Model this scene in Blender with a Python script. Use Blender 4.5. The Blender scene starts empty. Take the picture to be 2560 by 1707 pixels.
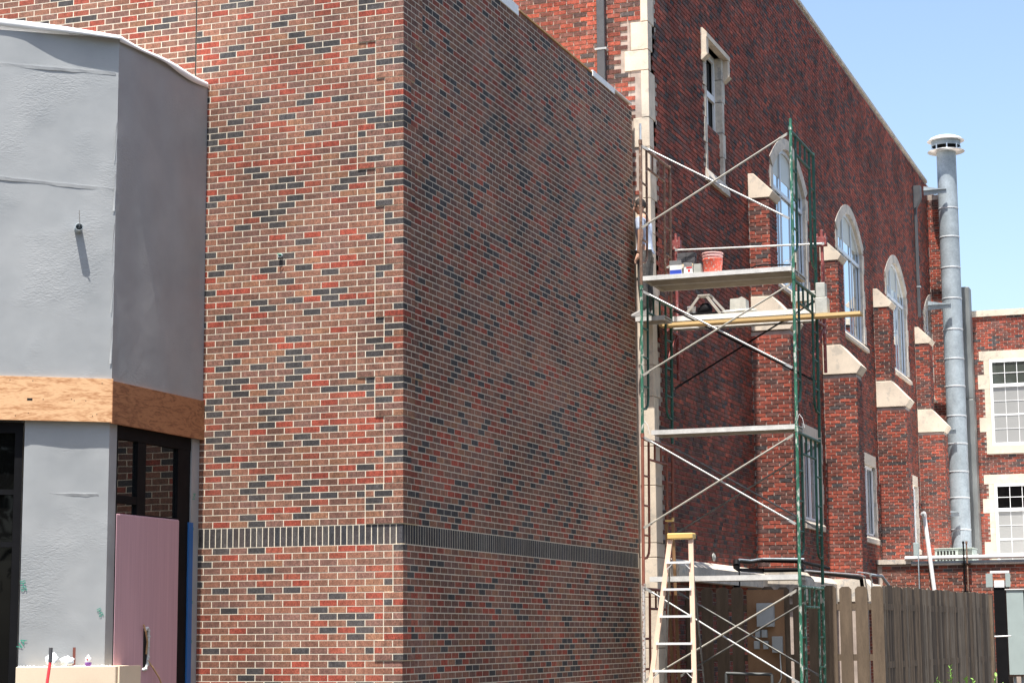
import bpy, math, random
import numpy as np
from mathutils import Vector, Matrix
R = math.radians
rng = np.random.default_rng(7)
random.seed(7)
S = bpy.context.scene
COL = S.collection

# ------------------------------------------------------------------ camera
FPX = 4996.5
PITCH, ROLL, YAW = 0.1463, -0.0074, 0.34687
CX, CD, CZ = -1.108, 20.03, 1.125            # world origin (corner of the new wall, top of dark band) seen from the camera
GZ = -2.75                                   # ground level
ct, st = math.cos(YAW), math.sin(YAW)
right0 = Vector((ct, st, 0)); fwdh = Vector((-st, ct, 0))
fwd = fwdh*math.cos(PITCH) + Vector((0, 0, 1))*math.sin(PITCH)
up0 = Vector((0, 0, 1))*math.cos(PITCH) - fwdh*math.sin(PITCH)
cr = right0*math.cos(ROLL) + up0*math.sin(ROLL)
cu = up0*math.cos(ROLL) - right0*math.sin(ROLL)
CAM = Vector((-CX*ct + CD*st, -CX*st - CD*ct, -CZ))
cam = bpy.data.cameras.new('camera'); co = bpy.data.objects.new('camera', cam); COL.objects.link(co)
co.matrix_world = Matrix(((cr.x, cu.x, -fwd.x, CAM.x), (cr.y, cu.y, -fwd.y, CAM.y), (cr.z, cu.z, -fwd.z, CAM.z), (0, 0, 0, 1)))
cam.sensor_width = 36; cam.lens = FPX*36/2560; cam.clip_end = 3000; cam.clip_start = .5
S.camera = co

# ------------------------------------------------------------------ light
SUN_EL, SUN_AZ = R(70.5), R(-88.8)           # azimuth measured from +X
sd = Vector((math.cos(SUN_AZ)*math.cos(SUN_EL), math.sin(SUN_AZ)*math.cos(SUN_EL), math.sin(SUN_EL)))
W = bpy.data.worlds.new('World'); S.world = W; W.use_nodes = True
nt = W.node_tree; nt.nodes.clear()
sky = nt.nodes.new('ShaderNodeTexSky'); sky.sky_type = 'NISHITA'; sky.sun_disc = False
sky.sun_elevation = SUN_EL; sky.sun_rotation = math.atan2(sd.x, sd.y); sky.air_density = 1.0; sky.dust_density = 2.0; sky.ozone_density = 1.0
bgn = nt.nodes.new('ShaderNodeBackground'); bgn.inputs[1].default_value = .13
wo = nt.nodes.new('ShaderNodeOutputWorld'); nt.links.new(sky.outputs[0], bgn.inputs[0]); nt.links.new(bgn.outputs[0], wo.inputs[0])
sl = bpy.data.lights.new('sun', 'SUN'); sl.energy = 5.0; sl.angle = R(.53); sl.color = (1, .955, .89)
so = bpy.data.objects.new('sun', sl); COL.objects.link(so); so.rotation_euler = sd.to_track_quat('Z', 'Y').to_euler()
S.view_settings.view_transform = 'Standard'; S.view_settings.look = 'None'; S.view_settings.gamma = 1
S.view_settings.use_curve_mapping = False; S.view_settings.exposure = 1.02
S.render.resolution_x = 1024; S.render.resolution_y = 682

# ------------------------------------------------------------------ measuring helpers: a point of the photograph on a real plane
def ray(X, Y):
    a = (X-1280)/FPX; b = -(Y-853.5)/FPX
    v = fwd + cr*a + cu*b
    return v
def onX(X, Y, k): v = ray(X, Y); t = (k-CAM.x)/v.x; return CAM + v*t
def onY(X, Y, k): v = ray(X, Y); t = (k-CAM.y)/v.y; return CAM + v*t
def onZ(X, Y, k): v = ray(X, Y); t = (k-CAM.z)/v.z; return CAM + v*t
def proj(P):
    d = Vector(P)-CAM; z = d.dot(fwd)
    return 1280+FPX*d.dot(cr)/z, 853.5-FPX*d.dot(cu)/z

# ------------------------------------------------------------------ materials
MATS = {}
def node(nt, t, **k):
    n = nt.nodes.new(t)
    for a, b in k.items(): setattr(n, a, b)
    return n
def mat(name, col, rough=.75, metal=0, var=.15, vscale=6, bump=0, bscale=60, stretch=(1, 1, 1), col2=None, thr=None, spec=.4, fine=.0, fscale=120):
    """base colour + large soft variation + optional second colour in patches + fine grain + bump; all in world space"""
    if name in MATS: return MATS[name]
    m = bpy.data.materials.new(name); m.use_nodes = True; nt = m.node_tree
    b = nt.nodes['Principled BSDF']; L = nt.links
    b.inputs['Roughness'].default_value = rough; b.inputs['Metallic'].default_value = metal
    b.inputs['Specular IOR Level'].default_value = spec
    geo = node(nt, 'ShaderNodeNewGeometry'); mp = node(nt, 'ShaderNodeMapping'); mp.inputs['Scale'].default_value = stretch
    L.new(geo.outputs['Position'], mp.inputs[0])
    n1 = node(nt, 'ShaderNodeTexNoise'); n1.inputs['Scale'].default_value = vscale; n1.inputs['Detail'].default_value = 5; L.new(mp.outputs[0], n1.inputs['Vector'])
    mr = node(nt, 'ShaderNodeMapRange'); mr.inputs[1].default_value = .3; mr.inputs[2].default_value = .7; mr.inputs[3].default_value = 1-var; mr.inputs[4].default_value = 1+var
    L.new(n1.outputs[0], mr.inputs[0])
    cur = None
    if col2:
        n2 = node(nt, 'ShaderNodeTexNoise'); n2.inputs['Scale'].default_value = vscale*2.3; n2.inputs['Detail'].default_value = 6; n2.inputs['Roughness'].default_value = .65; L.new(mp.outputs[0], n2.inputs['Vector'])
        cmr = node(nt, 'ShaderNodeMapRange'); t = thr or .55; cmr.inputs[1].default_value = t-.03; cmr.inputs[2].default_value = t+.03; L.new(n2.outputs[0], cmr.inputs[0])
        mx = node(nt, 'ShaderNodeMix', data_type='RGBA'); mx.inputs[6].default_value = (*col, 1); mx.inputs[7].default_value = (*col2, 1)
        L.new(cmr.outputs[0], mx.inputs[0]); cur = mx.outputs[2]
    vm = node(nt, 'ShaderNodeVectorMath', operation='SCALE')
    if cur: L.new(cur, vm.inputs[0])
    else: vm.inputs[0].default_value = col
    L.new(mr.outputs[0], vm.inputs['Scale'])
    out = vm.outputs[0]
    if fine:
        n3 = node(nt, 'ShaderNodeTexNoise'); n3.inputs['Scale'].default_value = fscale; n3.inputs['Detail'].default_value = 3; L.new(mp.outputs[0], n3.inputs['Vector'])
        m3 = node(nt, 'ShaderNodeMapRange'); m3.inputs[1].default_value = .3; m3.inputs[2].default_value = .7; m3.inputs[3].default_value = 1-fine; m3.inputs[4].default_value = 1+fine; L.new(n3.outputs[0], m3.inputs[0])
        v3 = node(nt, 'ShaderNodeVectorMath', operation='SCALE'); L.new(out, v3.inputs[0]); L.new(m3.outputs[0], v3.inputs['Scale']); out = v3.outputs[0]
    L.new(out, b.inputs['Base Color'])
    if bump:
        nb = node(nt, 'ShaderNodeTexNoise'); nb.inputs['Scale'].default_value = bscale; nb.inputs['Detail'].default_value = 4; L.new(mp.outputs[0], nb.inputs['Vector'])
        bp = node(nt, 'ShaderNodeBump'); bp.inputs['Strength'].default_value = 1; bp.inputs['Distance'].default_value = bump; L.new(nb.outputs[0], bp.inputs['Height']); L.new(bp.outputs[0], b.inputs['Normal'])
    MATS[name] = m; return m

def brick_mat(name, speck=.35, bump=.0006, streak=1.0, haze=.0):
    m = bpy.data.materials.new(name); m.use_nodes = True; nt = m.node_tree; b = nt.nodes['Principled BSDF']; L = nt.links
    b.inputs['Roughness'].default_value = .85; b.inputs['Specular IOR Level'].default_value = .25
    at = node(nt, 'ShaderNodeAttribute', attribute_name='bcol')
    geo = node(nt, 'ShaderNodeNewGeometry')
    mp = node(nt, 'ShaderNodeMapping'); mp.inputs['Scale'].default_value = (1.6, 1.6, .7); L.new(geo.outputs['Position'], mp.inputs[0])
    n = node(nt, 'ShaderNodeTexNoise'); n.inputs['Scale'].default_value = 70; n.inputs['Detail'].default_value = 6; n.inputs['Roughness'].default_value = .7; L.new(mp.outputs[0], n.inputs['Vector'])
    mr = node(nt, 'ShaderNodeMapRange'); mr.inputs[1].default_value = .36; mr.inputs[2].default_value = .64; mr.inputs[3].default_value = 1-speck; mr.inputs[4].default_value = 1+speck; L.new(n.outputs[0], mr.inputs[0])
    v = node(nt, 'ShaderNodeVectorMath', operation='SCALE'); L.new(at.outputs['Color'], v.inputs[0]); L.new(mr.outputs[0], v.inputs['Scale'])
    nm = node(nt, 'ShaderNodeTexNoise'); nm.inputs['Scale'].default_value = 17; nm.inputs['Detail'].default_value = 4; L.new(mp.outputs[0], nm.inputs['Vector'])
    mm_ = node(nt, 'ShaderNodeMapRange'); mm_.inputs[1].default_value = .35; mm_.inputs[2].default_value = .65; mm_.inputs[3].default_value = .78; mm_.inputs[4].default_value = 1.22; L.new(nm.outputs[0], mm_.inputs[0])
    nl = node(nt, 'ShaderNodeTexNoise'); nl.inputs['Scale'].default_value = .75; nl.inputs['Detail'].default_value = 5; nl.inputs['Roughness'].default_value = .65; L.new(geo.outputs['Position'], nl.inputs['Vector'])
    ml = node(nt, 'ShaderNodeMapRange'); ml.inputs[1].default_value = .36; ml.inputs[2].default_value = .66; ml.inputs[3].default_value = .64; ml.inputs[4].default_value = 1.26; L.new(nl.outputs[0], ml.inputs[0])
    pm = node(nt, 'ShaderNodeMath', operation='MULTIPLY'); L.new(mm_.outputs[0], pm.inputs[0]); L.new(ml.outputs[0], pm.inputs[1])
    v1 = v; v = node(nt, 'ShaderNodeVectorMath', operation='SCALE'); L.new(v1.outputs[0], v.inputs[0]); L.new(pm.outputs[0], v.inputs['Scale'])
    # mortar smears and dust in large soft patches
    n2 = node(nt, 'ShaderNodeTexNoise'); n2.inputs['Scale'].default_value = 1.3; n2.inputs['Detail'].default_value = 8; n2.inputs['Roughness'].default_value = .75; L.new(geo.outputs['Position'], n2.inputs['Vector'])
    m2 = node(nt, 'ShaderNodeMapRange'); m2.inputs[1].default_value = .52; m2.inputs[2].default_value = .75; m2.inputs[3].default_value = 0; m2.inputs[4].default_value = haze; L.new(n2.outputs[0], m2.inputs[0])
    mx = node(nt, 'ShaderNodeMix', data_type='RGBA'); L.new(m2.outputs[0], mx.inputs[0]); L.new(v.outputs[0], mx.inputs[6]); mx.inputs[7].default_value = (.40, .27, .20, 1)
    L.new(mx.outputs[2], b.inputs['Base Color'])
    nb = node(nt, 'ShaderNodeTexNoise'); nb.inputs['Scale'].default_value = 110; nb.inputs['Detail'].default_value = 3; L.new(mp.outputs[0], nb.inputs['Vector'])
    bp = node(nt, 'ShaderNodeBump'); bp.inputs['Strength'].default_value = 1; bp.inputs['Distance'].default_value = bump; L.new(nb.outputs[0], bp.inputs['Height']); L.new(bp.outputs[0], b.inputs['Normal'])
    return m
M_BRN = brick_mat('new_brick', .50, .0008, haze=.14)
M_BRO = brick_mat('old_brick', .40, .0030, haze=.12)
M_MORT = mat('pale_mortar', (.60, .53, .42), .9, var=.12, vscale=9, bump=.0008, fine=.08)
M_MORTO = mat('old_mortar', (.40, .33, .28), .95, var=.2, vscale=7, bump=.002)
M_STONE = mat('limestone', (.62, .53, .42), .85, col2=(.50, .44, .36), thr=.58, var=.14, vscale=2.2, bump=.001, bscale=50, fine=.06, fscale=60)
M_STONE2 = mat('weathered_limestone', (.55, .49, .41), .9, col2=(.38, .36, .33), thr=.58, var=.2, vscale=3, bump=.0015, fine=.1, fscale=40)
M_BEIGE = mat('beige_sill_stone', (.68, .55, .40), .7, var=.07, vscale=2, fine=.04)
M_WHITE = mat('white_paint', (.80, .80, .79), .45, var=.03)
M_WMEM = mat('white_roof_membrane', (.82, .82, .80), .6, var=.05, vscale=3)
M_GALV = mat('galvanised_steel', (.30, .345, .37), .6, .15, var=.2, vscale=3, fine=.1, fscale=20)
M_BAND = mat('duct_band', (.40, .42, .43), .6, .15, var=.15)
M_GALVB = mat('bright_galvanised_tube', (.62, .63, .63), .32, .6, var=.15, vscale=8)
M_DULL = mat('dull_tube', (.17, .165, .15), .5, .3, var=.3, vscale=10)
M_GREEN = mat('chipped_green_paint', (.035, .15, .095), .55, var=.3, vscale=10, col2=(.50, .52, .46), thr=.56, stretch=(1, 1, .35))
M_GREEND = mat('dark_green_paint', (.02, .085, .06), .55, var=.3, vscale=10, col2=(.30, .30, .26), thr=.66, stretch=(1, 1, .35))
M_RUST = mat('rusty_brown_tube', (.19, .11, .075), .75, var=.35, vscale=12, col2=(.36, .30, .25), thr=.60)
M_REDB = mat('red_oxide_paint', (.25, .085, .055), .65, var=.2, vscale=9, col2=(.42, .32, .27), thr=.68)
M_WSPL = mat('mortar_splashed_tube', (.52, .50, .48), .85, var=.2, vscale=14, col2=(.22, .11, .08), thr=.55)
M_REDP = mat('dusty_red_paint', (.24, .06, .055), .6, var=.25, vscale=12, col2=(.45, .33, .30), thr=.60)
M_ALU = mat('dusty_aluminium_plank', (.60, .59, .56), .6, .1, var=.14, vscale=9, fine=.08, fscale=60)
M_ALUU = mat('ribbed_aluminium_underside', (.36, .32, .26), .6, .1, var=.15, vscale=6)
M_TIMB = mat('pine_plank', (.62, .43, .20), .7, var=.15, vscale=4, stretch=(.25, 4, 4), fine=.08)
M_BLACK = mat('black_metal', (.008, .008, .009), .6, var=.2, spec=.08)
M_DARK = mat('dark_interior', (.012, .011, .010), .9)
M_CONC = mat('grey_concrete_block', (.42, .42, .38), .95, var=.15, vscale=10, bump=.002, fine=.12)
M_FENCE = mat('brown_stained_board', (.125, .090, .060), .85, var=.22, vscale=5, stretch=(3, 3, .4), bump=.0015, bscale=30, fine=.12, fscale=50)
M_FENCEX = mat('dark_stained_board', (.075, .058, .045), .9, var=.3, vscale=9, stretch=(3, 3, .25), fine=.2, fscale=60)
M_FENCEY = mat('sun_greyed_board', (.165, .135, .105), .9, var=.3, vscale=9, stretch=(3, 3, .25), fine=.2, fscale=60)
M_FENCEW = mat('weathered_stained_board', (.135, .100, .070), .88, var=.35, vscale=9, stretch=(3, 3, .25), bump=.002, bscale=40, fine=.2, fscale=60, col2=(.17, .135, .105), thr=.68)
M_LADDER = mat('pale_orange_fibreglass', (.74, .52, .39), .5, var=.06)
M_YELL = mat('yellow_ladder_cap', (.66, .45, .15), .5, var=.12)
M_ALB = mat('bright_aluminium', (.80, .80, .79), .5, .15, var=.06)
M_MUNT = mat('grey_curtain_glass', (.30, .30, .29), .3, var=.02, vscale=1, spec=.5)
M_LEAF = mat('young_leaf', (.22, .42, .08), .5, var=.3, vscale=9)
M_CABLE = mat('tan_cable', (.42, .26, .13), .6)
M_GYP = mat('grey_foam', (.55, .55, .53), .95, bump=.004, bscale=60)
M_PLYD = mat('weathered_plywood', (.26, .15, .08), .8, var=.25, vscale=3, stretch=(1, 1, .4), fine=.1)
M_EBOX = mat('grey_electrical_enamel', (.36, .39, .40), .5, var=.08)
M_CAB = mat('pale_grey_green_enamel', (.34, .405, .395), .45, var=.05, vscale=4)
M_ROOFM = mat('dark_downpipe', (.085, .088, .092), .45, .2, var=.15)
M_PANEL = mat('weathered_grey_sheet', (.19, .20, .195), .5, .2, var=.3, vscale=1.6, stretch=(1, 1, .5))
M_BLUE = mat('blue_tape', (.02, .12, .35), .5, var=.1)
M_PLASTIC = mat('crumpled_clear_plastic', (.72, .78, .80), .15, var=.12, vscale=30, bump=.01, bscale=30)
M_GROUND = mat('dry_ground', (.085, .07, .05), .95, var=.25, vscale=.8, bump=.01, bscale=8, fine=.15, fscale=15)
M_JEANS = mat('dark_grey_work_trousers', (.075, .07, .065), .9, var=.3, vscale=20, col2=(.22, .21, .2), thr=.62)
M_SHIRT = mat('pale_blue_shirt', (.42, .48, .60), .7, var=.2, vscale=14)
M_SKIN = mat('skin', (.45, .26, .18), .6)
M_HAIR = mat('dark_hair', (.02, .015, .012), .7)

def glass_mat(name, tint, amount, rough=.02, base=(.01, .012, .013), fm=1.0):
    m = bpy.data.materials.new(name); m.use_nodes = True; nt = m.node_tree; L = nt.links; nt.nodes.clear()
    o = node(nt, 'ShaderNodeOutputMaterial'); g = node(nt, 'ShaderNodeBsdfGlossy'); g.inputs['Color'].default_value = (*tint, 1); g.inputs['Roughness'].default_value = rough
    d = node(nt, 'ShaderNodeBsdfDiffuse'); d.inputs[0].default_value = (*base, 1)
    mx = node(nt, 'ShaderNodeMixShader'); lw = node(nt, 'ShaderNodeFresnel'); lw.inputs[0].default_value = 1.5
    ma = node(nt, 'ShaderNodeMath', operation='MULTIPLY_ADD'); ma.inputs[1].default_value = fm; ma.inputs[2].default_value = amount; L.new(lw.outputs[0], ma.inputs[0])
    geo = node(nt, 'ShaderNodeNewGeometry'); nn = node(nt, 'ShaderNodeTexNoise'); nn.inputs['Scale'].default_value = 1.2; L.new(geo.outputs['Position'], nn.inputs['Vector'])
    bp = node(nt, 'ShaderNodeBump'); bp.inputs['Distance'].default_value = .004; L.new(nn.outputs[0], bp.inputs['Height']); L.new(bp.outputs[0], g.inputs['Normal'])
    L.new(ma.outputs[0], mx.inputs[0]); L.new(d.outputs[0], mx.inputs[1]); L.new(g.outputs[0], mx.inputs[2]); L.new(mx.outputs[0], o.inputs[0]); return m
M_SKYG = glass_mat('sky_reflecting_glass', (.90, .96, 1), .55)
M_DARKG = glass_mat('dark_window_glass', (.6, .62, .65), .0, base=(.004, .004, .004), fm=.6)
M_BLIND = mat('pale_window_blind', (.50, .49, .42), .4, var=.04, vscale=.8, spec=.6)
M_WFR = mat('blue_white_window_frame', (.62, .66, .70), .35, var=.04)

def wood_mat(name, a, b_, horiz):
    m = bpy.data.materials.new(name); m.use_nodes = True; nt = m.node_tree; b = nt.nodes['Principled BSDF']; L = nt.links
    b.inputs['Roughness'].default_value = .7
    tc = node(nt, 'ShaderNodeNewGeometry'); mp = node(nt, 'ShaderNodeMapping'); mp.inputs['Scale'].default_value = (1, 1, 4.5); L.new(tc.outputs['Position'], mp.inputs[0])
    n = node(nt, 'ShaderNodeTexNoise'); n.inputs['Scale'].default_value = 1.7; n.inputs['Detail'].default_value = 3; n.inputs['Distortion'].default_value = 1.4; L.new(mp.outputs[0], n.inputs['Vector'])
    w = node(nt, 'ShaderNodeMath', operation='MULTIPLY'); w.inputs[1].default_value = 26; L.new(n.outputs[0], w.inputs[0])
    s = node(nt, 'ShaderNodeMath', operation='SINE'); L.new(w.outputs[0], s.inputs[0])
    n2 = node(nt, 'ShaderNodeTexNoise'); n2.inputs['Scale'].default_value = 22; n2.inputs['Detail'].default_value = 6; L.new(mp.outputs[0], n2.inputs['Vector'])
    ad = node(nt, 'ShaderNodeMath', operation='MULTIPLY_ADD'); ad.inputs[1].default_value = .15; L.new(s.outputs[0], ad.inputs[0]); L.new(n2.outputs[0], ad.inputs[2])
    cr_ = node(nt, 'ShaderNodeValToRGB'); cr_.color_ramp.elements[0].position = .2; cr_.color_ramp.elements[0].color = (*b_, 1); cr_.color_ramp.elements[1].position = .62; cr_.color_ramp.elements[1].color = (*a, 1)
    L.new(ad.outputs[0], cr_.inputs[0]); L.new(cr_.outputs[0], b.inputs['Base Color']); return m
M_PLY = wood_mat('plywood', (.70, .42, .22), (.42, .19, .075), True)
M_PLY2 = wood_mat('shade_darkened_plywood', (.38, .165, .07), (.19, .07, .028), True)  # side board: shade put into the colour as a darker, redder plywood
M_PLYE = mat('plywood_edge', (.60, .36, .16), .8, var=.2, vscale=12)

def membrane_mat():
    m = bpy.data.materials.new('grey_air_barrier_membrane'); m.use_nodes = True; nt = m.node_tree; b = nt.nodes['Principled BSDF']; L = nt.links
    b.inputs['Roughness'].default_value = .42; b.inputs['Specular IOR Level'].default_value = .35
    g = node(nt, 'ShaderNodeNewGeometry')
    n = node(nt, 'ShaderNodeTexNoise'); n.inputs['Scale'].default_value = 2.2; n.inputs['Detail'].default_value = 6; L.new(g.outputs['Position'], n.inputs['Vector'])
    r = node(nt, 'ShaderNodeValToRGB'); r.color_ramp.elements[0].position = .3; r.color_ramp.elements[0].color = (.285, .298, .302, 1); r.color_ramp.elements[1].position = .7; r.color_ramp.elements[1].color = (.345, .355, .355, 1)
    L.new(n.outputs[0], r.inputs[0]); L.new(r.outputs[0], b.inputs['Base Color'])
    # wrinkled zones
    mk = node(nt, 'ShaderNodeTexNoise'); mk.inputs['Scale'].default_value = 1.5; mk.inputs['Detail'].default_value = 2; L.new(g.outputs['Position'], mk.inputs['Vector'])
    mr = node(nt, 'ShaderNodeMapRange'); mr.inputs[1].default_value = .45; mr.inputs[2].default_value = .62; L.new(mk.outputs[0], mr.inputs[0])
    mp = node(nt, 'ShaderNodeMapping'); mp.inputs['Scale'].default_value = (1, 1, 2.2); mp.inputs['Rotation'].default_value = (0, .4, 0); L.new(g.outputs['Position'], mp.inputs[0])
    wn = node(nt, 'ShaderNodeTexNoise'); wn.inputs['Scale'].default_value = 26; wn.inputs['Detail'].default_value = 3; wn.inputs['Distortion'].default_value = .8; L.new(mp.outputs[0], wn.inputs['Vector'])
    mu = node(nt, 'ShaderNodeMath', operation='MULTIPLY'); L.new(mr.outputs[0], mu.inputs[0]); L.new(wn.outputs[0], mu.inputs[1])
    bp = node(nt, 'ShaderNodeBump'); bp.inputs['Strength'].default_value = 1; bp.inputs['Distance'].default_value = .0038; L.new(mu.outputs[0], bp.inputs['Height'])
    w2 = node(nt, 'ShaderNodeTexNoise'); w2.inputs['Scale'].default_value = 3; w2.inputs['Detail'].default_value = 2; L.new(g.outputs['Position'], w2.inputs['Vector'])
    b2 = node(nt, 'ShaderNodeBump'); b2.inputs['Strength'].default_value = 1; b2.inputs['Distance'].default_value = .005; L.new(w2.outputs[0], b2.inputs['Height']); L.new(bp.outputs[0], b2.inputs['Normal'])
    L.new(b2.outputs[0], b.inputs['Normal']); return m
M_MEM = membrane_mat()
M_MEMS = mat('pale_membrane_seam', (.50, .51, .50), .5, var=.1, vscale=8)  # laps and corner fold toned paler than the membrane
def xps_mat():
    m = mat('pink_foam_board', (.52, .32, .355), .55, var=.06, vscale=3, stretch=(6, 6, .12), fine=.05, fscale=9); return m
M_PINK = xps_mat()

# ------------------------------------------------------------------ mesh helpers
class MB:
    def __init__(s): s.v = []; s.f = []; s.sm = []
    def add(s, vs, fs, smooth=False):
        o = len(s.v); s.v += [tuple(p) for p in vs]; s.f += [tuple(i+o for i in f) for f in fs]; s.sm += [smooth]*len(fs); return s
    def box(s, x0, x1, y0, y1, z0, z1):
        x0, x1 = sorted((x0, x1)); y0, y1 = sorted((y0, y1)); z0, z1 = sorted((z0, z1))
        return s.add([(x0, y0, z0), (x1, y0, z0), (x1, y1, z0), (x0, y1, z0), (x0, y0, z1), (x1, y0, z1), (x1, y1, z1), (x0, y1, z1)],
                     [(0, 3, 2, 1), (4, 5, 6, 7), (0, 1, 5, 4), (1, 2, 6, 5), (2, 3, 7, 6), (3, 0, 4, 7)])
    def obox(s, o, a, b, c):
        """corner o and three edge vectors"""
        o, a, b, c = map(Vector, (o, a, b, c))
        if a.cross(b).dot(c) < 0: a, b = b, a
        P = [o, o+a, o+a+b, o+b, o+c, o+a+c, o+a+b+c, o+b+c]
        return s.add(P, [(0, 3, 2, 1), (4, 5, 6, 7), (0, 1, 5, 4), (1, 2, 6, 5), (2, 3, 7, 6), (3, 0, 4, 7)])
    def beam(s, p, q, w, h, upv=(0, 0, 1)):
        p, q = Vector(p), Vector(q); d = (q-p).normalized(); u = Vector(upv); r = d.cross(u).normalized(); u = r.cross(d)
        return s.obox(p-r*w/2-u*h/2, q-p, r*w, u*h)
    def tube(s, p, q, r, n=10, r2=None, cap=True):
        p, q = Vector(p), Vector(q); d = (q-p).normalized(); a = d.orthogonal().normalized(); b = d.cross(a); r2 = r if r2 is None else r2
        vs = [p+(a*math.cos(2*math.pi*i/n)+b*math.sin(2*math.pi*i/n))*r for i in range(n)] + [q+(a*math.cos(2*math.pi*i/n)+b*math.sin(2*math.pi*i/n))*r2 for i in range(n)]
        s.add(vs, [(i, (i+1) % n, n+(i+1) % n, n+i) for i in range(n)], True)
        if cap: s.add(vs, [tuple(range(n))[::-1], tuple(range(n, 2*n))])
        return s
    def path(s, pts, r, n=8):
        for a, b in zip(pts[:-1], pts[1:]):
            s.tube(a, b, r, n, cap=True)
        return s
    def prism(s, poly, ext):
        n = len(poly); e = Vector(ext); P = [Vector(p) for p in poly]; nv = Vector((0, 0, 0))
        for i in range(n): nv += P[i].cross(P[(i+1) % n])
        if nv.dot(e) > 0: P = P[::-1]
        vs = P + [p+e for p in P]
        return s.add(vs, [tuple(range(n))] + [tuple(range(n, 2*n))[::-1]] + [(i, i+n, (i+1) % n+n, (i+1) % n) for i in range(n)])
    def lathe(s, c, prof, n=24, smooth=True):
        c = Vector(c); vs = []
        for r, z in prof: vs += [c+Vector((r*math.cos(2*math.pi*i/n), r*math.sin(2*math.pi*i/n), z)) for i in range(n)]
        fs = [(j*n+i, j*n+(i+1) % n, (j+1)*n+(i+1) % n, (j+1)*n+i) for j in range(len(prof)-1) for i in range(n)]
        return s.add(vs, fs, smooth)

def bevelled(o, w, seg=1):
    m = o.modifiers.new('bevel', 'BEVEL'); m.width = w; m.segments = seg; m.limit_method = 'ANGLE'
def link(name, mb, m, parent=None, label=None, cat=None, group=None, kind=None, bevel=0):
    me = bpy.data.meshes.new(name)
    V = mb.v
    o = bpy.data.objects.new(name, me); COL.objects.link(o)
    if parent is None:
        a = np.array(V); c = (a.min(0)+a.max(0))/2; c[2] = a[:, 2].min(); V = (a-c).tolist(); o.location = c
    else:
        o.parent = parent; o.location = -WLOC[parent.name]; 
    WLOC[o.name] = Vector((0, 0, 0)) if parent is not None else Vector(c)
    me.from_pydata(V, [], mb.f); me.polygons.foreach_set('use_smooth', mb.sm); me.update()
    me.materials.append(m)
    if label: o['label'] = label
    if cat: o['category'] = cat
    if group: o['group'] = group
    if kind: o['kind'] = kind
    if bevel: bevelled(o, bevel)
    return o
WLOC = {}
def thing(name, label, cat, loc, group=None):
    o = bpy.data.objects.new(name, None); COL.objects.link(o); o.location = loc; o.empty_display_size = .2
    WLOC[o.name] = Vector(loc)
    o['label'] = label; o['category'] = cat
    if group: o['group'] = group
    return o
def struct(name, mb, m): return link(name, mb, m, kind='structure')

# ------------------------------------------------------------------ bricks
# a brick: origin frame (O,U,N), u0,u1,z0,z1, proud, colour index
PAL_NEW = np.array([(.270, .058, .036), (.250, .068, .042), (.225, .102, .066), (.200, .096, .064), (.178, .086, .060), (.170, .088, .068), (.172, .086, .064), (.235, .112, .066), (.064, .057, .056), (.053, .049, .049)])
PW_NEW = np.array([.11, .10, .15, .15, .13, .10, .06, .05, .09, .06])
PAL_OLD = np.array([(.31, .076, .048), (.27, .066, .044), (.24, .068, .047), (.185, .066, .049), (.15, .068, .055), (.10, .058, .052), (.07, .060, .060), (.165, .070, .056)])
PW_OLD = np.array([.20, .18, .14, .12, .12, .08, .06, .10])
SOLD = (.064, .059, .057)
class Bricks:
    def __init__(s, pal, pw, runs=False): s.runs = runs; s.rows = {}; s.r = []; s.pal = pal; s.pw = pw/pw.sum()
    def add(s, O, U, N, u0, u1, z0, z1, proud=0., ci=None, tag=0):
        # burnt bricks come in loose diagonal runs: a dark brick makes its neighbour in the next course likelier to be dark
        if ci is None and s.runs:
            key = N; row = round(z0/C_); cur = s.rows.setdefault((key, row), []); prev = s.rows.get((key, row-1), [])
            hit = any(a < u1 and b > u0 for a, b in prev)
            if rng.random() < (.25 if hit else .115): ci = int(rng.integers(8, 10)); cur.append((u0+.03, u1-.03))
            else: ci = int(rng.choice(8, p=s.pw[:8]/s.pw[:8].sum()))
        s.r.append((O[0], O[1], U[0], U[1], N[0], N[1], u0, u1, z0, z1, proud, -1 if ci is None else ci, tag))
def inframe(P, m=10):
    x, y = proj(P); return -m < x < 2560+m and -m < y < 1707+m
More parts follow.
